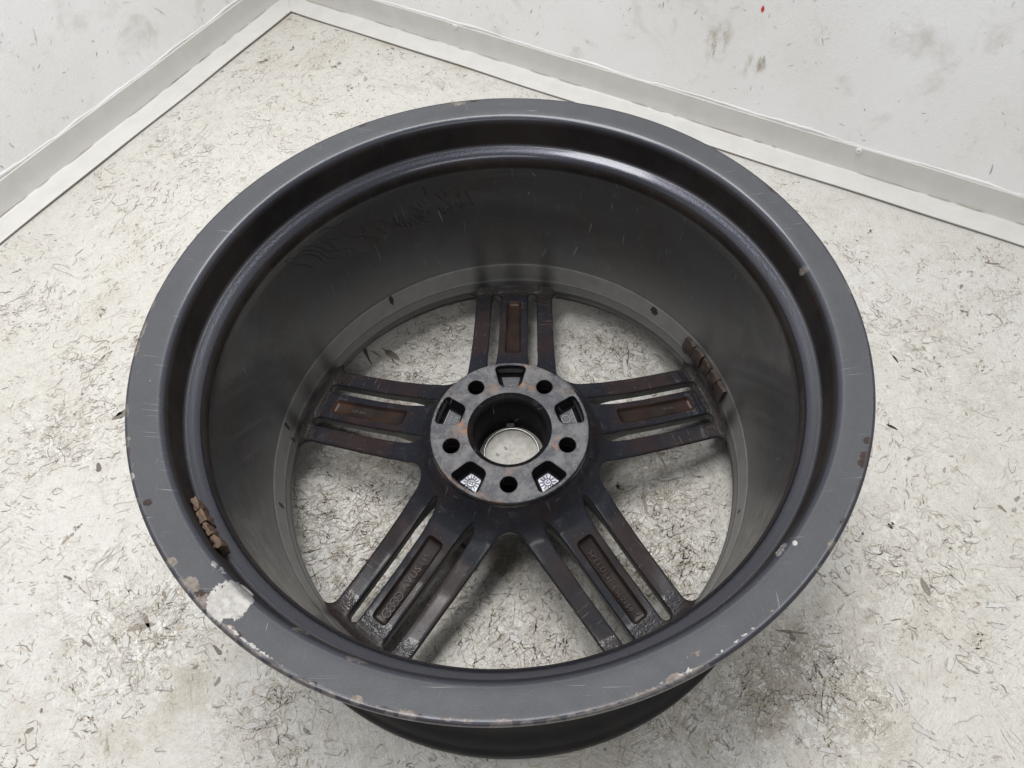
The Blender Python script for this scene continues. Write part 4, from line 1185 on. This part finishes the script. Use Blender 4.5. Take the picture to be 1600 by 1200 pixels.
# ---- balance weights
def weight_material(name, ca, cb, cc):
    t = NT(name); co = t.coord(); n1 = t.noise(co, 130, 5, .65, .5); n2 = t.noise(co, 420, 4, .7)
    c = t.mix(t.ramp(n1, .36, .64), ca, cb); c = t.mix(t.ramp(n2, .52, .7, 0, .7), c, cc)
    t.l(t.bump(t.math('ADD', n1, n2), .5, .0012), t.b.inputs['Normal'])
    return t.set(Base_Color=c, Roughness=.75)
M_W1 = weight_material('tan_crumbling_weight', (.12, .074, .045), (.055, .033, .022), (.028, .02, .016))
M_W2 = weight_material('rusty_weight', (.060, .041, .032), (.026, .019, .016), (.085, .065, .052))
def on_lathe(u, v, r_of_z, zlo, zhi):
    """first far-side hit of a pixel ray with the barrel surface"""
    d = ray(u, v); tt_ = np.linspace((zhi - CAM[2]) / d[2], (zlo - CAM[2]) / d[2], 400)
    P_ = CAM + tt_[:, None] * d
    g_ = np.hypot(P_[:, 0], P_[:, 1]) - r_of_z(P_[:, 2])
    i = np.argmax(g_ > 0)
    return P_[i]
def weights(name, a0, a1, n_, r0, z0, wz, th, mat, tilt, label, drop=0.0):
    root = empty(name); root.parent = wheel; root['label'] = label
    da = (a1 - a0) / n_
    for i in range(n_):
        a = a0 + da * (i + .5)
        L = abs(da) * r0 * .90
        bm = bmesh.new(); bmesh.ops.create_cube(bm, size=1)
        bmesh.ops.subdivide_edges(bm, edges=list(bm.edges), cuts=3, use_grid_fill=True)
        for v_ in bm.verts:
            x, y, z = v_.co
            j = Vector((rng.normal(0, .07), rng.normal(0, .02), rng.normal(0, .035)))
            v_.co = Vector((x * th * (.9 + .2 * math.sin(i * 2.3)) * (1 - .15 * abs(2 * z) ** 4 - .12 * abs(2 * y) ** 4) + j.x * th * 1.6, y * L, (z + j.z) * wz))
        me = bpy.data.meshes.new('weight'); bm.to_mesh(me); bm.free()
        for p_ in me.polygons: p_.use_smooth = True
        me.set_sharp_from_angle(angle=math.radians(50))
        o = link('weight_segment', me, mat, root)
        rr = r0 - th * .45
        o.location = (rr * math.cos(a), rr * math.sin(a), z0 + drop * i + rng.normal(0, .0004))
        o.rotation_euler = Matrix.Rotation(a, 3, 'Z').to_4x4().to_3x3().__matmul__(Matrix.Rotation(tilt, 3, 'Y')).to_euler()
    return root
pA, pB = on_z(304, 783, .246), on_z(352, 856, .246)
weights('balance_weight', math.atan2(pA[1], pA[0]), math.atan2(pB[1], pB[0]), 4, .2400, .2440, .0150, .0048, M_W1, .0, 'crumbling tan wheel weight strip under the lip')
pA, pB = on_z(1073, 532, .074), on_z(1125, 622, .074)
weights('balance_weight', math.atan2(pA[1], pA[0]), math.atan2(pB[1], pB[0]), 5, .2218, .0740, .0185, .0055, M_W2, .05, 'rusty brown wheel weight strip stuck low on the barrel')

# ---- cracked paint on the barrel
bz = np.array(sorted((z, r) for r, z in inner_prof[11:17])); r_of_z = lambda z: np.interp(z, bz[:, 0], bz[:, 1])
CR = [[(441, 400), (443, 408), (450, 412), (458, 411), (466, 402), (472, 398), (485, 397), (497, 401), (504, 408), (509, 412), (520, 407)],
      [(449, 401), (456, 404), (463, 402), (470, 394), (478, 391), (490, 391), (503, 396), (513, 405), (524, 402), (533, 399)],
      [(458, 388), (468, 391), (476, 386), (488, 385), (500, 387), (512, 393), (526, 392), (540, 388), (553, 389)],
      [(456, 415), (468, 413), (478, 414), (491, 418)], [(500, 378), (511, 379), (521, 386), (527, 392)],
      [(536, 358), (542, 366), (548, 372), (558, 369), (568, 369), (578, 372), (590, 374)], [(560, 354), (568, 356), (574, 365)],
      [(498, 362), (507, 357), (515, 356), (526, 354), (534, 348)], [(505, 359), (511, 353)], [(522, 363), (530, 356), (538, 342)], [(513, 375), (522, 373), (530, 375)],
      [(576, 347), (590, 345), (602, 347), (612, 351), (619, 355)], [(586, 357), (596, 360), (605, 365)], [(614, 343), (622, 340), (630, 341)], [(600, 352), (607, 352)],
      [(645, 335), (655, 329), (665, 325), (676, 318), (690, 317), (700, 312)], [(612, 356), (620, 351), (632, 343), (642, 337)],
      [(696, 331), (702, 325), (708, 322)], [(583, 378), (589, 378)], [(566, 395), (569, 396)], [(583, 415), (592, 411)], [(688, 298), (696, 301), (701, 305)],
      [(680, 301), (686, 307), (690, 311)], [(660, 290), (664, 300), (668, 307)], [(538, 427), (545, 423)]]
for k in range(46):
    f = rng.random(); x0 = 610 + 130 * f; y0 = 352 - 44 * f + rng.normal(0, 4) - (rng.random() < .25) * rng.uniform(8, 22)
    l = rng.uniform(4, 12); s_ = rng.normal(0, .35)
    CR.append([(x0, y0), (x0 + l * .5 * (.6 + s_), y0 + l * .5), (x0 + l * (.75 + s_), y0 + l * .8)])
V, F = [], []
for pl in CR:
    q = resample(np.array(pl, float), 2.5)
    q = q + rng.normal(0, .35, q.shape)
    P3 = np.array([on_lathe(u, v, r_of_z, .09, .21) for u, v in q])
    kk = len(P3); b0 = len(V)
    for j in range(kk):
        tdir = P3[min(j + 1, kk - 1)] - P3[max(j - 1, 0)]; tdir /= np.linalg.norm(tdir) + 1e-9
        nr_ = -np.array([P3[j][0], P3[j][1], 0]); nr_ /= np.linalg.norm(nr_)
        s_ = np.cross(tdir, nr_)
        w = (.0006 + .0005 * rng.random()) * (1 - .75 * abs(2 * j / max(kk - 1, 1) - 1) ** 2)
        base = np.array([P3[j][0], P3[j][1], 0]); rr = r_of_z(P3[j][2]); base = base / np.linalg.norm(base) * rr; base[2] = P3[j][2]
        V += [base + s_ * w - nr_ * .0004, base + nr_ * .00035, base - s_ * w - nr_ * .0004]
    for j in range(kk - 1):
        a = b0 + j * 3
        F += [(a, a + 1, a + 4, a + 3), (a + 1, a + 2, a + 5, a + 4)]
t = NT('cracked_paint'); M_CRACK = t.set(Base_Color=(.008, .008, .009), Roughness=.6)
o = link('paint_cracks', mesh(V, F), M_CRACK, wheel); tag(o, 'fine dark wrinkles and cracks in the barrel paint', None, 'stuff')
